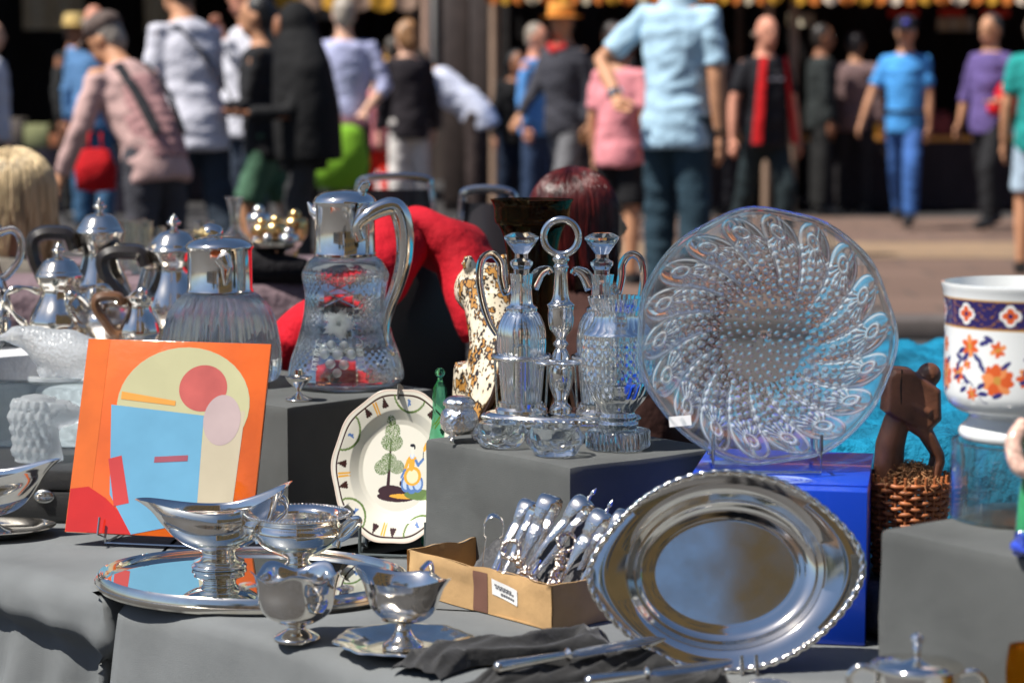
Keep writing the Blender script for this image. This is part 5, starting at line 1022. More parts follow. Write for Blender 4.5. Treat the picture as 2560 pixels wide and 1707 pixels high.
MB().grid(lambda u, v: (wx(.165-.030*u, .001+(KH-.006)*v)-.0007, .165-.030*u, .001+(KH-.006)*v), 6, 8).build('brown_stripe', principled('brown_tape', (.14, .065, .045), .6, var=.15), t)
sk = MB().grid(lambda u, v: (wx(.125-.052*u, .030+.022*v-.009*u)-.0010, .125-.052*u, .030+.022*v-.009*u), 10, 6).build('sticker', MATS['white_paper'], t)
m = MB()
for k_, (l0, l1, z_) in enumerate(((.12, .085, .0455), (.118, .08, .042), (.108, .079, .0355))):
    for q_ in range(6): m.box((wx(l0-(l0-l1)*(q_+.5)/6, z_)-.0014, l0-(l0-l1)*(q_+.5)/6, z_-.009*(.125-l0+(l0-l1)*(q_+.5)/6)/.052), (.0006, (l0-l1)/6*.7, .0018 if k_ < 2 else .0032))
m.build('sticker_print', principled('ink', (.12, .12, .13), .8), sk)
tp = MB(); 
def tissue(u, v):
    x = .045+.12*v; y = .01+.25*u; z = .012+.085*v**.8+.02*math.sin(PI*u)*v+.010*noise.noise(Vector((u*6, v*6, 2)))+.006*noise.noise(Vector((u*17, v*17, 5)))
    return (x+.01*noise.noise(Vector((u*5, v*5, 9))), y, z)
tp.grid(tissue, 46, 30)
o = tp.build('tissue_paper', principled('black_tissue', (.045, .045, .048), .6, bump=.8, bscale=60, spec=.4, bdist=.006), None, 30, loc=kd, rot=(0, 0, KA)); tag(o, 'crumpled black tissue paper lining the cardboard box', 'paper')
def ribbon_tongs(label, a, top, wd, name='sugar_tongs', orn=0, spread=.032, fin=False, tilt=0):   # a = foot (pixel, depth, z), top = pixel, depth
    A = a; T_ = top; ax = (T_-A).normalized(); L = (T_-A).length; side = ax.cross(Vector((0, 1, 0))).normalized(); side = (Matrix.Rotation(tilt, 3, ax) @ side); nrm = ax.cross(side)
    t = thing(name, label, 'tongs', A)
    for e in (-1, 1):
        pts = []; rad = []
        for k in range(25):
            u = k/24; s_ = spread*(.55+.45*math.sin(PI*min(1, u*.9+.1))); pts.append(ax*L*.92*u+side*e*(s_*.5 if u < .85 else spread*.5)); rad.append(wd*(.26+.30*u+.42*math.exp(-((u-.72)/.13)**2)*orn+.30*max(0, u-.85)/.15+.05*orn*math.sin(u*60)))
        MB().tube(pts, rad, 10, flat=(.30, 1), up=tuple(nrm)).build('arm', SILVER_CHASED if orn else SILVER, t, 60)
        MB().ball(side*e*spread*.3, (wd*.9, wd*.9, wd*.5)).build('claw', SILVER, t)
    pts = [ax*(L*.92+math.sin(PI*k/12)*spread*.62)+side*math.cos(PI*k/12)*spread*.5 for k in range(13)]
    bo_ = MB().tube(pts, [wd*(.9+.25*math.sin(PI*k/12)) for k in range(13)], 12, flat=(.18, 1), up=tuple(nrm)).build('bow', SILVER, t, 60)
    if fin: MB().lathe(cat([(.001, 0), (.003, .003), (.0016, .007), (.0034, .012), (.0005, .02)], 4), 10, c=(0, 0, 0)).xf(Matrix.Translation(ax*(L*.92+spread*.62)) @ ax.to_track_quat('Z', 'Y').to_matrix().to_4x4()).build('finial', SILVER, bo_)
    return t
def KP(px, py, Y): return aty(px, py, Y)
ribbon_tongs('plain upright silver sugar tongs standing at the open end of the box', KP(1228, 1500, 3.11), KP(1235, 1296, 3.07), .0055, spread=.026)
ribbon_tongs('silver serving tongs with shell arm leaning next to the plain upright tongs', KP(1225, 1470, 3.10), KP(1325, 1262, 3.13), .011, orn=.5, spread=.028, tilt=.9)
ribbon_tongs('silver serving tongs with leaf chased arms and wide bow, leaning in the box', KP(1290, 1490, 3.08), KP(1375, 1256, 3.10), .0125, orn=1, spread=.034, tilt=1.05)
ribbon_tongs('silver tongs with plain flared bow and small flame finial', KP(1318, 1440, 3.08), KP(1458, 1262, 3.08), .012, orn=.3, spread=.032, fin=True, tilt=.9)
ribbon_tongs('silver tongs with oval medallion arms and flame finial', KP(1395, 1490, 3.06), KP(1505, 1296, 3.06), .013, orn=.8, spread=.032, fin=True, tilt=.9)
ribbon_tongs('engraved silver tongs with rounded bow next to the oval dish rim', KP(1450, 1480, 3.04), KP(1560, 1300, 3.05), .012, orn=.6, spread=.034, tilt=1.05)
def grape_scissors(label, a, top, r):
    t = thing('grape_scissors', label, 'scissors', a); ax = (top-a); L = ax.length; ax.normalize(); side = ax.cross(Vector((0, 1, 0))).normalized(); gl_ = silver('warm_silver', (.86, .74, .62), .12, .8, 300)
    m = MB(); c_ = ax*(L+r); m.tube([c_+(ax*math.sin(2*PI*k/28)+side*math.cos(2*PI*k/28))*r for k in range(28)], [.0032+.0012*math.cos(k*PI/1.5) for k in range(28)], 8, closed=True); m.build('finger_ring', gl_, t, 180)
    m = MB(); N = 26
    for k in range(N):
        u = k/N; p_ = ax*L*u+side*.003*math.sin(k*1.9); m.ball(p_, .0042+.0018*math.sin(k*1.3), 8, 6); m.ball(p_+Vector((rk.uniform(-.006, .006), -.003, rk.uniform(-.006, .006))), .0032, 6, 5)
    m.build('vine_shaft', gl_, t, 180)
    MB().tube([-ax*.0, -ax*.03+side*.004, -ax*.06], [.005, .006, .001], 8, flat=(1, .4)).build('blade', SILVER, t); return t
grape_scissors('pale gilt grape scissors shaft wound with vines, leaning left in the box', KP(1345, 1475, 3.04), KP(1290, 1392, 3.06), .0125)
grape_scissors('pale gilt grape scissors shaft with ring up, leaning right in the box', KP(1372, 1480, 3.03), KP(1410, 1375, 3.06), .0125)
def spoon(label, a, b_, r, name='spoon'):
    t = thing(name, label, 'spoon', a); d = b_-a; MB().tube([d*.15, d*.5, d], [.0022, .002, .0035], 8, flat=(1, .6)).build('handle', SILVER, t)
    M_ = d.to_track_quat('X', 'Z').to_matrix(); m = MB(); m.ball(Vector((0, 0, 0)), (r*1.45, r, r*.35), 20, 10, M_); m.build('bowl', SILVER, t); return t
spoon('silver spoon with small shell bowl lying low in the cardboard box', KP(1232, 1448, 3.10), KP(1262, 1372, 3.14), .010)
spoon('silver spoon with pointed bowl between the two grape scissors', KP(1312, 1465, 3.06), KP(1348, 1400, 3.1), .010)
# ------------------------------------------------------------------ mirror tray and the silver on it
tc_ = onz(640, 1441, TZ+.015); t = thing('mirror_tray', 'oval mirror tray with stepped silver rim', 'tray', (tc_.x-.004, tc_.y-.005, TZ+.001), R(-16))
sx, sy = .236, .190
MB().lathe([(.925, .014), (.935, .0205), (.945, .0225), (.951, .0215), (.958, .0232), (.965, .0215), (.972, .0225), (.980, .0205), (.985, .017), (.990, .0175), (.996, .014), (.998, .0105), (1.004, .010), (1.006, .006), (.992, .003), (.98, .0), (.9, .0005), (.9, .012)], 128, sx=sx, sy=sy, cap0=False, cap1=False).build('rim', SILVER_OLD, t, 50)
MB().lathe([(.93, .0125), (.93, .0140), (.0003, .0140)], 128, sx=sx, sy=sy, cap0=False).build('mirror_plate', MIRROR, t)
for k in range(12):
    a = 2*PI*k/12+.1; MB().tube([(sx*.958*math.cos(a+o_), sy*.958*math.sin(a+o_), .0212) for o_ in (-.04, -.02, 0, .02, .04)], [.0015, .0028, .002, .0028, .0015], 6).build('rim_ribbon', SILVER, t)
TRZ = TZ+.0155
def boat(t, L, W, H, z0, lf, lb, sp, mat, name='body', sb=.25, n=120, th=.0015):
    lev = cat([(.34, .0), (.62, .07), (.86, .22), (.98, .42), (1.0, .62), (.985, .80), (1.02, .92), (1.07, 1.0)], 4)
    def ring(k, hh, off):
        o = []
        for j in range(n):
            a = 2*PI*j/n; c_, s2 = math.cos(a), math.sin(a); up_ = hh**2.6; cf, cb_ = max(0, c_), max(0, -c_)
            x = (L/2-off)*k*c_+L*hh**1.7*(sp*cf**2.2-sb*cb_**2.2); y = (W/2-off)*k*s2*(1-.22*up_*cf**1.5-.10*up_*cb_**1.5)
            z = z0+H*hh+up_*(lf*cf**2.4+lb*cb_**2.4)-.006*hh**8*cf**12; o.append((x, y, z))
        return o
    rs = [ring(k, hh, 0) for k, hh in lev]; top_ = [(x*1.012, y*1.012, z+.0012) for x, y, z in rs[-1]]
    MB().rings(rs+[top_]+[ring(k, hh, th) for k, hh in lev[::-1][1:]]).build(name, mat, t, 60)
q = onz(548, 1418, TRZ); t = thing('sauce_boat', 'large silver sauce boat with long spout standing on mirror tray', 'sauce boat', (q.x, q.y, TRZ), R(180+8))
boat(t, .122, .098, .060, .027, .024, .040, .46, SILVER, sb=.36)
MB().lathe(cat([(.036, 0), (.037, .004), (.033, .007), (.034, .011), (.026, .015), (.022, .02), (.024, .026), (.034, .034)], 3), 8*6, mod=lambda a, z, r: 1+.03*abs(math.sin(4*a)), sx=1.1, sy=.9).build('foot', SILVER, t, 50)
pts = cat([(-.085, 0, .108), (-.100, 0, .096), (-.098, 0, .078), (-.078, 0, .062), (-.06, -.0, .052), (-.05, 0, .048)], 5); MB().tube(pts, [.005+.002*math.sin(k*.6) for k in range(len(pts))], 10).build('handle', SILVER, t)
for e in (-1, 1): MB().ball((-.03, e*.036, .062), (.012, .008, .014)).build('boss', SILVER_CHASED, t)
q = onz(745, 1428, TRZ); t = thing('two_handled_bowl', 'round silver bowl with beaded rim and two loop handles', 'bowl', (q.x, q.y, TRZ), R(-14))
po = cat([(.028, 0), (.030, .004), (.024, .008), (.017, .014), (.017, .02), (.036, .030), (.055, .043), (.0635, .058), (.064, .066), (.060, .074), (.062, .079), (.070, .0835), (.075, .086)], 4)
MB().lathe(po+[(.074, .0875), (.060, .0835), (.0565, .077), (.060, .066), (.052, .045), (.034, .034), (.0005, .031)], 72, sx=1.02).build('body', SILVER, t, 50)
m = MB()
for k in range(84): a = 2*PI*k/84; m.ball((.0762*math.cos(a)*1.02, .0752*math.sin(a), .0873), .0022, 6, 5)
m.build('beaded_rim', SILVER, t)
for e in (-1, 1):
    pts = cat([(e*.058, 0, .050), (e*.075, 0, .058), (e*.092, 0, .075), (e*.093, 0, .082), (e*.082, 0, .078), (e*.068, 0, .064), (e*.060, 0, .04)], 5); MB().tube(pts, .0042, 10, flat=(1.5, 1), up=(0, 1, 0)).build('handle', SILVER, t)
# front silver
q = onz(742, 1600, TZ); t = thing('wavy_cup', 'small footed silver cup with wavy rim and shell handles', 'cup', (q.x, q.y, TZ+.001), R(-8))
wv = lambda a, z, r: 1+.06*math.cos(5*a+.6)*max(0, (z-.05)/.045); zw = lambda a, z, r: .0075*math.cos(5*a+.6)*max(0, (z-.045)/.05)**2
po = cat([(.030, 0), (.0305, .004), (.024, .009), (.013, .015), (.013, .020), (.026, .025), (.043, .036), (.0495, .052), (.0505, .070), (.054, .085), (.059, .090)], 4)
MB().lathe(po+[(r-.0016, z) for r, z in po[::-1] if z > .03]+[(.0004, .03)], 120, mod=wv, zmod=zw).build('body', SILVER, t, 60)
for e in (-1, 1):
    m = MB()
    for k in range(9): a = (k-4)*.28; m.tube([(e*.053, 0, .070), (e*(.057+.010*math.cos(a)), .010*math.sin(a), .071), (e*(.058+.019*math.cos(a)), .018*math.sin(a), .070)], [.0012, .0022, .003], 6)
    m.build('shell_handle', SILVER, t)
q = onz(1008, 1628, TZ); t = thing('sauce_boat_on_saucer', 'double lipped silver sauce boat fixed to a scalloped saucer', 'sauce boat', (q.x, q.y, TZ+.001), R(-35))
sc = lambda a, z, r: 1+(.030*math.cos(8*a)+.016*math.cos(16*a))*max(0, min(1, (r-.05)/.03))
po = cat([(.0005, .004), (.04, .004), (.052, .006), (.066, .012), (.082, .016), (.088, .0165)], 5)
MB().lathe(po+[(.089, .0145), (.082, .0125), (.062, .005), (.05, .0005), (.0005, .0)], 128, mod=sc).build('saucer', SILVER_OLD, t, 60)
MB().lathe(cat([(.027, .005), (.026, .010), (.018, .016), (.012, .024), (.011, .032), (.016, .038), (.028, .042)], 4), 48).build('foot', SILVER, t)
lev = cat([(.30, 0), (.62, .08), (.86, .3), (.95, .55), (1.0, .8), (1.1, 1.0)], 4)
def dring(k, hh, off, n=112):
    o = []
    for j in range(n):
        a = 2*PI*j/n; c_, s2 = math.cos(a), math.sin(a); u = hh**2; o.append(((.052-off)*k*c_*(1+.32*u*abs(c_)**4), (.038-off)*k*s2*(1+.28*u*abs(s2)**6), .040+.048*hh+u*(.016*abs(c_)**3+.008*abs(s2)**6)))
    return o
MB().rings([dring(k, hh, 0) for k, hh in lev]+[dring(k, hh, .0016) for k, hh in lev[::-1][1:]]).build('bowl', SILVER, t, 60)
MB().tube(cat([(.0, .040, .10), (.0, .058, .106), (.0, .062, .085), (.0, .045, .062), (0, .034, .056)], 5), .0035, 10).build('handle', SILVER, t)

# ------------------------------------------------------------------ black cloth roll and knives at the front edge
BK = principled('black_cotton', (.011, .011, .012), .8, bump=.7, bscale=35, var=.2, bdist=.006, sheen=.2)
def rag(label, pts, r, seed, wd):                                  # a bunched strip of cloth: ridged folds along its length, open ends
    pts = cat(pts, 12); n_ = len(pts); m = MB(); P_ = [Vector(p_) for p_ in pts]
    def fn(u, v):
        x = u*(n_-1); i = min(int(x), n_-2); p_ = P_[i].lerp(P_[i+1], x-i); T_ = (P_[i+1]-P_[i]).normalized(); s_ = T_.cross(Vector((0, 0, 1))).normalized(); w_ = 2*v-1
        nz = noise.noise(Vector((u*4, w_*2.2, seed))); rd = 1-abs(noise.noise(Vector((u*5+w_*1.1, w_*1.3+seed, seed*2))))*2.0; rd2 = noise.noise(Vector((u*9+w_*2, w_*3, seed*3)))
        hump = max(0, 1-w_*w_)**.5; z = r*1.5*hump*(.55+.45*rd)+.0035*rd2*hump+.002; e_ = min(1, min(u, 1-u)*9)
        q_ = p_+s_*(w_*wd*(1.25+.35*nz)+.008*noise.noise(Vector((u*5, 3, seed))))+T_*.008*noise.noise(Vector((w_*3, u*2, seed+5))); q_.z = TZ+.002+max(0, z*(.35+.65*e_)); return q_
    m.grid(fn, 150, 44)
    tag(m.build('black_cloth', BK, None, 180), label, 'cloth')
B = lambda px, py, z=.012: onz(px, py, TZ+z)
rag('bunched black cloth wrapper behind the longer knife', [B(1035, 1668), B(1130, 1640), B(1290, 1622), B(1440, 1606), B(1520, 1600)], .020, 1, .030)
rag('folded black cloth between the two knives', [B(1180, 1712), B(1330, 1692), B(1480, 1668), B(1600, 1650), B(1680, 1640)], .017, 4, .026)
rag('black cloth fold under the shorter knife', [B(1330, 1760), B(1480, 1742), B(1640, 1716), B(1760, 1695), B(1815, 1690)], .018, 8, .026)
def knife(label, px0, py0, px1, py1, z):
    a = onz(px0, py0, TZ+z); b_ = onz(px1, py1, TZ+z+.006); d = b_-a; L = d.length; X_ = d.normalized(); t = thing('table_knife', label, 'knife', M=Matrix.Translation(a) @ X_.to_track_quat('X', 'Z').to_matrix().to_4x4())
    po = [(0, .0035), (.004, .0068), (.012, .0075), (.05, .0062), (L*.38, .0048), (L*.40, .0042)]; MB().tube([(x, 0, 0) for x, r in cat(po, 4)], [r for x, r in cat(po, 4)], 14).build('handle', SILVER, t)
    MB().tube([(L*.40, 0, 0), (L*.415, 0, 0), (L*.43, 0, 0)], [.0045, .0085, .0045], 14).build('bolster', SILVER, t)
    MB().tube(cat([(L*.43, 0, 0, .006), (L*.46, 0, 0, .005), (L*.5, 0, 0, .0085), (L*.8, 0, 0, .009), (L*.97, 0, .001, .006), (L, 0, .002, .0015)], 4), [p_[3] for p_ in cat([(0, 0, 0, .006), (0, 0, 0, .005), (0, 0, 0, .0085), (0, 0, 0, .009), (0, 0, 0, .006), (0, 0, 0, .0015)], 4)], 10, flat=(1, .16), up=(0, -.3, 1)).build('blade', silver('steel_blade', (.7, .71, .72), .12), t)
knife('longer steel knife lying on the black cloth, blade towards the dish', 1236, 1668, 1668, 1592, .034)
knife('shorter knife with slim round handle on the black cloth near the table edge', 1462, 1704, 1830, 1655, .036)
q = onz(1930, 1712, TZ+.006); q2 = onz(2060, 1735, TZ+.004); spoon('silver serving spoon bowl at the front below the oval dish', q, q2, .020)

# ------------------------------------------------------------------ right hand side
P3 = CAM_H-.500+.0012; pq = Vector((aty(2557, 1200, 2.70).x, 2.70, P3))
t = thing('glass_drum', 'clear glass cylinder on grey block carrying the porcelain pot', 'stand', pq)
MB().lathe([(.086, 0), (.086, .092), (.0845, .094), (.082, .092), (.082, .003), (.0005, .002)], 96).build('cylinder', GLASS, t, 30)
t = thing('porcelain_pot', 'white porcelain pot with navy band, orange flowers and blue leaves', 'pot', pq+Vector((0, 0, .0955)))
po = cat([(.072, 0), (.077, .004), (.077, .012), (.068, .022), (.067, .030), (.084, .038), (.0935, .050), (.0965, .070), (.0968, .13), (.0985, .170), (.1015, .186), (.1015, .189)], 8); po = po+[(.098, .1895), (.094, .170), (.092, .09), (.07, .05), (.0005, .045)]
na = 420; rs2 = []; cols = []; zs = [z for r, z in po]; n_out = len(po)-5
dense = []
for i in range(len(po)-1):
    for k in range(5): u = k/5; dense.append((po[i][0]*(1-u)+po[i+1][0]*u, po[i][1]*(1-u)+po[i+1][1]*u, i < n_out))
dense.append((*po[-1], False)); rsd = np.random.RandomState(4)
AA = np.linspace(0, 2*PI, na, endpoint=False); Zg = np.array([d[1] for d in dense]); Ag, Zg2 = np.meshgrid(AA, Zg); outm = np.array([d[2] for d in dense])[:, None] & (Ag >= 0)
U = (Ag-PI*1.5); U = (U+PI) % (2*PI)-PI; Um = U*.0965; W_ = Zg2
pc = np.tile(np.array([.74, .76, .76]), (len(dense), na, 1)); NAVY, ORG, GLD, LBL = (.018, .012, .10), (.62, .10, .02), (.50, .26, .05), (.05, .05, .16)
band = outm & (W_ > .140) & (W_ < .172); pc[band] = NAVY
scr = band & (np.abs(np.sin(Um*210+2*np.sin(W_*420)))*np.abs(np.cos(W_*300+1.5*np.sin(Um*160))) > .80); pc[scr] = (.22, .09, .03)
for zz in (.1395, .1725): pc[outm & (np.abs(W_-zz) < .0011)] = GLD
def dot(u, z, ru, rz_, c, rot=0):
    du = Um-u; dz = W_-z; c_, s2 = math.cos(rot), math.sin(rot); pc[outm & (((du*c_+dz*s2)/ru)**2+((-du*s2+dz*c_)/rz_)**2 < 1)] = c
def flower(u, z, r, c=ORG, n=6, ctr=GLD):
    for k in range(n): a = 2*PI*k/n+u*50; dot(u+.62*r*math.cos(a), z+.62*r*math.sin(a), r*.48, r*.30, c if k % 3 else (.72, .25, .08), a)
    dot(u, z, r*.26, r*.26, ctr)
for k in range(-5, 6):
    u = k*.058-.040
    for a in range(4): dot(u+.0064*math.cos(a*PI/2), .156+.0064*math.sin(a*PI/2), .0066, .0066, (.74, .74, .73))
    for a in range(4): dot(u+.0052*math.cos(a*PI/2), .156+.0052*math.sin(a*PI/2), .0042, .0042, ORG)
    dot(u, .156, .0028, .0028, NAVY)
for u0 in np.arange(-.28, .30, .092):
    u0 += .012
    for k in range(14): tt = k/13; dot(u0-.024+.040*tt, .098+.018*math.sin(tt*3.0)-.012*tt, .0015, .0015, LBL); dot(u0-.02+.036*tt, .072-.012*tt+.008*math.sin(tt*5), .0013, .0013, LBL)
    flower(u0-.008, .118, .0125); flower(u0-.028, .084, .0115); flower(u0+.030, .080, .0185, n=10); flower(u0+.030, .116, .0095); flower(u0-.004, .062, .008); flower(u0-.012, .096, .006)
    for k, (du, z, ro) in enumerate(((-.022, .112, .6), (-.026, .104, -.5), (-.014, .105, .9), (.004, .104, -.6), (.012, .123, .3), (.018, .128, -.4), (-.030, .080, .4), (-.014, .078, 2.2), (-.028, .093, 1.2), (.010, .094, -1), (.009, .072, .6), (.040, .098, .7), (.012, .063, 0), (.03, .062, .4), (-.018, .066, .5))): dot(u0+du, z, .0068, .0030, (.03, .03, .16), ro)
m = MB(); m.lathe([(d[0], d[1]) for d in dense], na, cap0=False, cap1=False); m.c = [tuple(c) for c in pc.reshape(-1, 3)]; m.build('painted_body', painted('porcelain_glaze', .08, .8), t, 50)
# porcelain figurine at the border
q = onz(2600, 1392, P3); t = thing('porcelain_figurine', 'porcelain figurine in green robe with dotted sleeve on blue base', 'figurine', q)
m = MB(); m.ball((0, 0, .012), (.034, .028, .013)); m.tube([(-.02, 0, .01), (-.026, -.01, .02), (.02, .008, .018)], .012, 8); m.build('base', principled('blue_glaze', (.03, .06, .42), .1, coat=.8, var=.5, vscale=60), t)
MB().oval([(0, 0, .02), (-.004, 0, .06), (0, 0, .11), (0, 0, .15)], [(.028, .022), (.022, .02), (.02, .016), (.026, .016)]).build('robe', principled('green_glaze', (.03, .25, .10), .1, coat=.8, var=.3, vscale=60), t)
MB().tube(cat([(-.02, 0, .148), (-.034, -.01, .13), (-.03, -.02, .105), (-.012, -.024, .10)], 5), .010, 10).build('sleeve', principled('dotted_glaze', (.72, .45, .36), .1, coat=.8, var=.45, vscale=160), t)
m = MB(); m.ball((0, 0, .178), (.015, .016, .019)); m.ball((0, -.016, .175), .004); m.tube([(0, 0, .15), (0, 0, .168)], .008, 8); m.build('head', principled('white_glaze', (.75, .68, .62), .1, coat=.8), t); MB().ball((0, .004, .187), (.0165, .0165, .014)).build('hair', principled('black_glaze', (.02, .02, .02), .1, coat=.8), t)
# lidded pot in front
q = aty(2293, 1665, 2.42); t = thing('lidded_pot', 'silver lidded pot with ball knob and loop handles in the corner', 'pot', (q.x, 2.42, TZ+.001), R(-10)); ph = q.z-TZ-.004
MB().lathe([(.043, 0), (.046, .004), (.046, ph), (.049, ph+.002)], 64, cap1=False).build('body', SILVER, t, 40)
ld = MB().lathe([(.0495, ph+.002), (.0505, ph+.0045), (.049, ph+.0055), (.044, ph+.0052), (.043, ph+.0065), (.028, ph+.0105), (.010, ph+.0125), (.0042, ph+.0140), (.0035, ph+.020), (.0055, ph+.024), (.0042, ph+.027), (.0075, ph+.0315), (.0082, ph+.035), (.006, ph+.039), (.0004, ph+.041)], 64, cap0=False).build('lid', SILVER, t, 40)
for e in (-1, 1): MB().tube(cat([(e*.045, 0, ph-.004), (e*.062, 0, ph), (e*.073, 0, ph-.012), (e*.068, 0, ph-.032), (e*.046, 0, ph-.042)], 6), .0042, 10).build('handle', SILVER, t)
q = aty(2572, 1640, 2.38); AM = glass('amber_glass', (.85, .48, .07), .0, .1)
t = thing('amber_goblet', 'amber glass goblet standing at the right border', 'goblet', (q.x, 2.38, TZ+.001)); zz = q.z-TZ
MB().lathe(cat([(.03, 0), (.03, .004), (.006, .012), (.005, .04), (.014, .055), (.022, .075), (.024, .10), (.021, .125)], 5), 40).build('body', AM, t)
q = aty(2545, 1700, 2.36); t = thing('brass_cup', 'small brass cup beside the amber goblet', 'cup', (q.x-.012, 2.36, TZ+.001)); MB().lathe(shell(cat([(.012, 0), (.014, .03), (.013, .07), (.016, .083)], 4), .001), 30).build('body', GOLD, t)
# carved figure in basket
bq = aty(2278, 1250, 3.08); bz = TZ+.055; 
block('dark_box', 'low black box under the wicker basket', 'box', (bq.x-.02, 3.0), R(38), .16, .16, TZ+.001, bz-.001, principled('black_card', (.012, .012, .013), .6))
t = thing('wicker_basket', 'small reddish wicker basket stuffed with brown fibre', 'basket', (bq.x, 3.10, bz)); WK = principled('wicker', (.32, .10, .03), .55, var=.4, vscale=60, bump=.3, bscale=150, bdist=.002); Rb = lambda z: .044+.010*(z/.135); BHt = .135
for k in range(24):
    a = 2*PI*k/24; MB().tube([(Rb(z)*math.cos(a), Rb(z)*math.sin(a), z) for z in (0, .03, .06, .09, .12, BHt+.006)], .0024, 6).build('stake', WK, t)
for j in range(17):
    z = .004+j*.0078; pts = []
    for k in range(96): a = 2*PI*k/96; r = Rb(z)+.0030*math.cos(12*a+PI*(j % 2)); pts.append((r*math.cos(a), r*math.sin(a), z+.0008*math.sin(9*a+j)))
    MB().tube(pts, .0033, 6, closed=True).build('weave_row', WK, t, 180)
MB().lathe([(.04, 0), (.04, .003), (.0005, .003)], 24).build('bottom', WK, t)
rf = random.Random(3); m = MB()
for k in range(900):
    a = rf.uniform(0, 2*PI); r = .046*math.sqrt(rf.random()); z = BHt-.01+.03*(1-(r/.05)**2)*rf.random(); p_ = Vector((r*math.cos(a), r*math.sin(a), z)); d1 = Vector((rf.uniform(-1, 1), rf.uniform(-1, 1), rf.uniform(-.2, .7)))*.014; d2 = Vector((rf.uniform(-1, 1), rf.uniform(-1, 1), rf.uniform(-1, .4)))*.012; m.tube([p_, p_+d1, p_+d1+d2], [.0011, .0009, .0004], 4)
o = m.build('fibre_stuffing', principled('coir', (.30, .14, .055), .8, var=.5, vscale=90), t, 180); o['kind'] = 'stuff'
WD = principled('carved_wood', (.125, .048, .025), .42, bump=.5, bscale=45, var=.55, vscale=26, bdist=.004, coat=.15)
Z0 = bz+BHt-.02; t = thing('wooden_carving', 'dark carved wooden figure with blocky beaked head in the basket', 'carving', (bq.x-.008, 3.10, Z0), R(0))
m = MB(); m.oval([(-.018, 0, -.01), (-.021, 0, .03), (-.019, 0, .065), (-.010, 0, .10)], [(.020, .02), (.021, .02), (.0205, .02), (.018, .02)])
for e in (-1, 1): m.tube([(.010, e*.012, .098), (.030, e*.018, .080), (.046, e*.02, .052), (.047, e*.02, .044), (.040, e*.018, .018), (.034, e*.016, -.01)], [.014, .010, .0075, .0072, .0068, .0075], 10)
hp_ = [(-.031, .112), (-.028, .166), (-.020, .173), (.006, .171), (.046, .143), (.048, .102), (.032, .086), (.004, .093)]
m.rings([[(x*k_+(1-k_)*.01, y_, z+(1-k_)*(.13-z)) for x, z in hp_] for y_, k_ in ((-.028, .88), (-.021, 1), (.021, 1), (.028, .88))])
m.ball((.036, .016, .160), (.017, .017, .017)); m.tube([(-.005, -.024, .128), (.03, -.026, .112)], [.004, .006], 8)
remeshed(m, 'figure', WD, t, .0022, 1)
MB().tube([(-.009, -.0265, .172), (-.0105, -.0278, .15), (-.0095, -.0272, .125), (-.011, -.023, .108)], [.0011, .0014, .0012, .0005], 6).build('crack', principled('crack_dark', (.008, .005, .004), .9), t)
q = aty(2192, 1400, 2.92); t = thing('leather_roll', 'black tooled leather roll between blue box and grey block', 'roll', (q.x, 2.98, TZ+.036)); m = MB(); m.lathe([(.001, 0), (.026, .001), (.034, .004), (.035, .04), (.034, .09), (.03, .10), (.001, .1)], 36, mod=lambda a, z, r: 1+.01*math.sin(9*a)); m.xf(Matrix.Rotation(R(90), 4, 'X') @ Matrix.Rotation(R(25), 4, 'Y')); m.build('body', principled('black_leather', (.03, .03, .028), .5, bump=1, bscale=30, var=.4, bdist=.006), t)
q = aty(2172, 1330, 3.12); tag(MB().tube(cat([(0, 0, .03), (.02, .0, .07), (.012, 0, .11), (.03, 0, .135)], 5), [.024]*6+[.02]*10, 12).build('wooden_carving', principled('red_wood', (.09, .022, .014), .5, var=.3), None, 180, loc=(q.x-.005, 3.24, TZ+.001)), 'small reddish wooden lump half hidden beside the basket', 'carving')

# ------------------------------------------------------------------ left hand side
t = thing('black_case', 'low black case with silver oval latch behind the orange panel', 'case', (-.80, 3.93, TZ+.001), R(-4)); CBK = principled('black_leatherette', (.028, .029, .030), .45, bump=.3, bscale=200, bdist=.002); ch_ = .091
MB().box((0, 0, ch_*.30), (.46, .34, ch_*.6), bev=.006).build('bottom', CBK, t); ld = MB().box((0, 0, ch_*.8+.0005), (.462, .342, ch_*.4), bev=.006).build('lid', CBK, t)
lt = MB().ball((0.0, 0, 0), (.018, .005, .012), 24, 10).xf(Matrix.Translation((.025, -.171, ch_*.50))).build('latch', STEEL, t); MB().box((.022, -.177, ch_*.50), (.014, .004, .011), bev=.001).build('latch_button', SILVER, lt)
CZ = TZ+.001+ch_+.0012
# eagle head in frosted glass
FR1 = glass('frosted_glass', (.93, .95, .96), .30, .12, 1.45, .30)
q = aty(105, 1080, 3.85); t = thing('frosted_eagle_head', 'frosted glass eagle head facing the orange panel', 'figurine', (q.x, 3.85, CZ), R(0))
m = MB(); m.oval([(-.006, 0, 0), (-.006, 0, .012), (-.008, 0, .04), (-.010, 0, .062), (-.004, 0, .085), (.002, 0, .102), (.004, 0, .112)], [(.042, .038), (.040, .036), (.037, .033), (.041, .034), (.045, .034), (.036, .028), (.016, .014)])
m.tube(cat([(.02, 0, .078, .026), (.048, 0, .080, .021), (.066, 0, .074, .013), (.074, 0, .060, .004)], 4), [p_[3] for p_ in cat([(.02, 0, .078, .026), (.048, 0, .080, .021), (.066, 0, .074, .013), (.074, 0, .060, .004)], 4)], 12)
m.tube([(.018, -.024, .096), (.045, -.018, .094)], .008, 8); m.tube([(.018, .024, .096), (.045, .018, .094)], .008, 8)
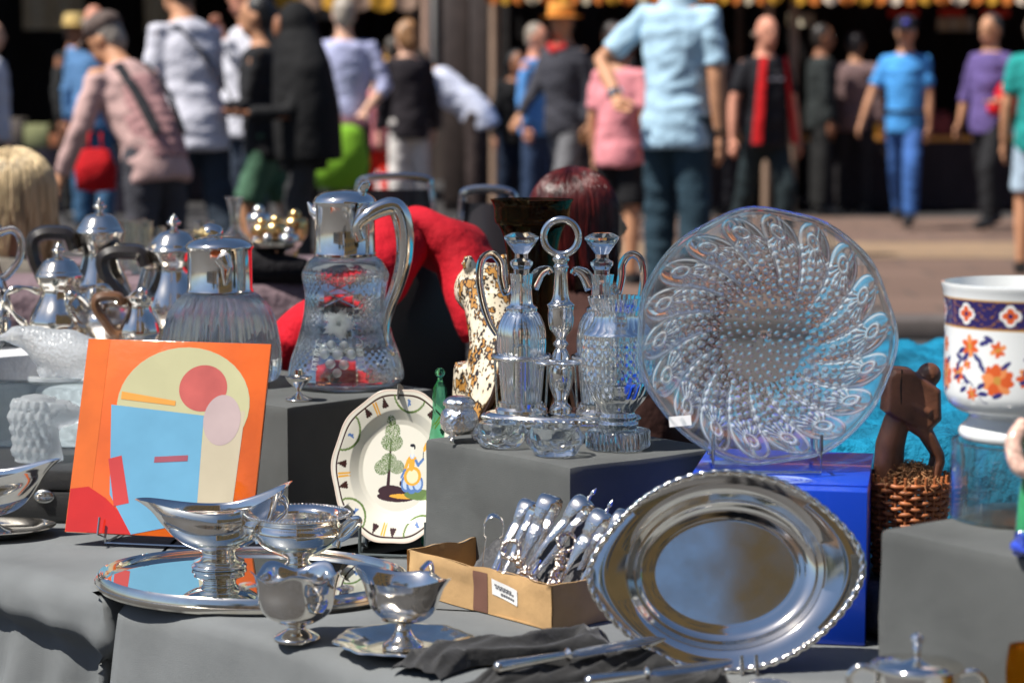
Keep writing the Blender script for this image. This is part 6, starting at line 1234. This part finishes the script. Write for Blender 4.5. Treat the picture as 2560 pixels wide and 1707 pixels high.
for j_ in range(5):
    for k in range(13):
        a = PI*.32+PI*1.36*(k+.5*(j_ % 2))/12.5; z = .030+.019*j_; r = (.038, .037, .040, .043, .038)[j_]; p_ = Vector((-.006+r*math.cos(a), r*.84*math.sin(a), z)); m.tube([p_, p_+Vector((.005*math.cos(a), .005*math.sin(a), -.012)), p_+Vector((.006*math.cos(a), .006*math.sin(a), -.022))], [.006, .0065, .0015], 6)
remeshed(m, 'head', FR1, t, .0022, 1)
m = MB()
for e in (-1, 1): m.ball((.026, e*.0265, .086), (.010, .005, .009))
m.build('eye', FR1, t)
# clear slab and frosted bird
sl = MB().box((0, 0, .058), (.25, .07, .116), bev=.016, seg=4); o = sl.build('glass_slab', glass('thick_glass', (.80, .86, .88), 0, .15), None, 40, loc=(-.83, 4.02, CZ), rot=(0, 0, R(-3))); tag(o, 'thick clear glass slab with rounded corners on black case', 'slab')
SZ = CZ+.1175; q = aty(150, 900, 4.02); t = thing('frosted_bird', 'frosted glass bird with scaly feathers and long beak on glass slab', 'figurine', (q.x, 4.02, SZ), R(0))
m = MB(); m.oval(cat([(-.115, 0, .076), (-.095, 0, .078), (-.07, 0, .078), (-.045, 0, .072), (-.015, 0, .055), (.03, 0, .045), (.08, 0, .055)], 3), cat([(.004, .003), (.009, .007), (.019, .015), (.028, .021), (.040, .03), (.045, .033), (.016, .022)], 3), X=Vector((0, 0, 1)))
m.ball((-.072, 0, .080), (.024, .018, .019)); m.tube([(-.02, 0, .035), (-.022, 0, .012), (-.03, 0, .004)], [.022, .018, .02], 12); m.tube([(.02, 0, .03), (.02, 0, .004)], [.022, .02], 12); remeshed(m, 'body', glass('frosted_scales', (.93, .95, .96), .22, .12, 1.45, .30, 1.0, 170), t, .004, 2)
MB().lathe([(.001, 0), (.03, 0), (.03, .006), (.001, .006)], 24, c=(-.01, 0, 0), sx=1.6).build('base', FR1, t)
# glass pitcher and sauce boat at the left border
q = aty(-75, 700, 4.25); t = thing('glass_pitcher', 'clear glass pitcher whose handle shows at the left border', 'pitcher', (q.x, 4.30, TEA_Z)); 
block('display_plinth', 'white covered block under the clear glass pitcher', 'plinth', (q.x+.05, 4.10), R(46.5), .25, .25, TZ+.001, TEA_Z-.002, MATS['white_cover'])
po = cat([(.05, 0), (.06, .03), (.062, .09), (.045, .15), (.04, .19), (.05, .23)], 5); m = MB(); m.lathe(po, 80, mod=lambda a, z, r: 1+.02*abs(math.sin(8*a)), cap1=False); m.lathe([(r-.004, max(z, .008)) for r, z in po], 60, cap1=False); m.build('body', CRYSTAL, t, 60)
MB().tube(cat([(.042, 0, .215), (.07, 0, .222), (.086, 0, .205), (.084, 0, .17), (.065, 0, .142), (.052, 0, .13)], 6), .0075, 12).build('handle', CRYSTAL, t)
q = onz(-30, 1340, TZ); t = thing('sauce_boat', 'silver sauce boat on oval underplate at the left border', 'sauce boat', (q.x, q.y, TZ+.001), R(6))
MB().lathe([(.001, .004), (.07, .004), (.085, .009), (.108, .016), (.11, .0165), (.11, .015), (.085, .006), (.07, .0), (.001, 0)], 96, sy=.72).build('underplate', SILVER, t, 50)
boat(t, .125, .090, .066, .034, .030, .034, .42, SILVER, sb=.30)
MB().lathe(cat([(.036, .005), (.035, .009), (.02, .016), (.013, .024), (.014, .030), (.028, .040)], 4), 48, sx=1.15, sy=.85).build('foot', SILVER, t)
pts = cat([(-.075, 0, .118), (-.10, 0, .13), (-.115, 0, .105), (-.10, 0, .075), (-.07, 0, .065)], 5); MB().tube(pts, .0048, 10).build('handle', SILVER, t)

# ------------------------------------------------------------------ settle the remeshed bodies into plain meshes
bpy.context.view_layer.update(); dg = bpy.context.evaluated_depsgraph_get(); new = []
for o in REMESH: new.append((o, bpy.data.meshes.new_from_object(o.evaluated_get(dg))))
for o, me in new:
    if o.name.split('.')[0] in ('shirt', 'trousers', 'coat', 'body') and o.name.split('.')[0] != 'body' or o.parent.name.startswith('red_jacket'):     # creases in the cloth
        sd_ = len(me.vertices) % 97; A = .011 if o.name[0] != 't' else .009
        nv = len(me.vertices); co = np.empty(nv*3); me.vertices.foreach_get('co', co); no = np.empty(nv*3); me.vertex_normals.foreach_get('vector', no); co = co.reshape(-1, 3)
        d_ = np.array([A*(.8*(1-2.4*abs(noise.noise(Vector((x*5+z*2.5, y*5, z*11+sd_)))))+.3*noise.noise(Vector((x*14, y*14, z*20+sd_)))-.25) for x, y, z in co]); me.vertices.foreach_set('co', (co+no.reshape(-1, 3)*d_[:, None]).ravel())
    o.modifiers.clear(); o.data = me; me.polygons.foreach_set('use_smooth', [True]*len(me.polygons))
    if o.name in FINGERS:
        fm = FINGERS[o.name]; bm = bmesh.new(); bm.from_mesh(me); base_ = [bm.verts.new(p_) for p_ in fm.v]
        for f in fm.f:
            try: bm.faces.new([base_[i] for i in f]).smooth = True
            except ValueError: pass
        bm.to_mesh(me); bm.free()
    me.update()
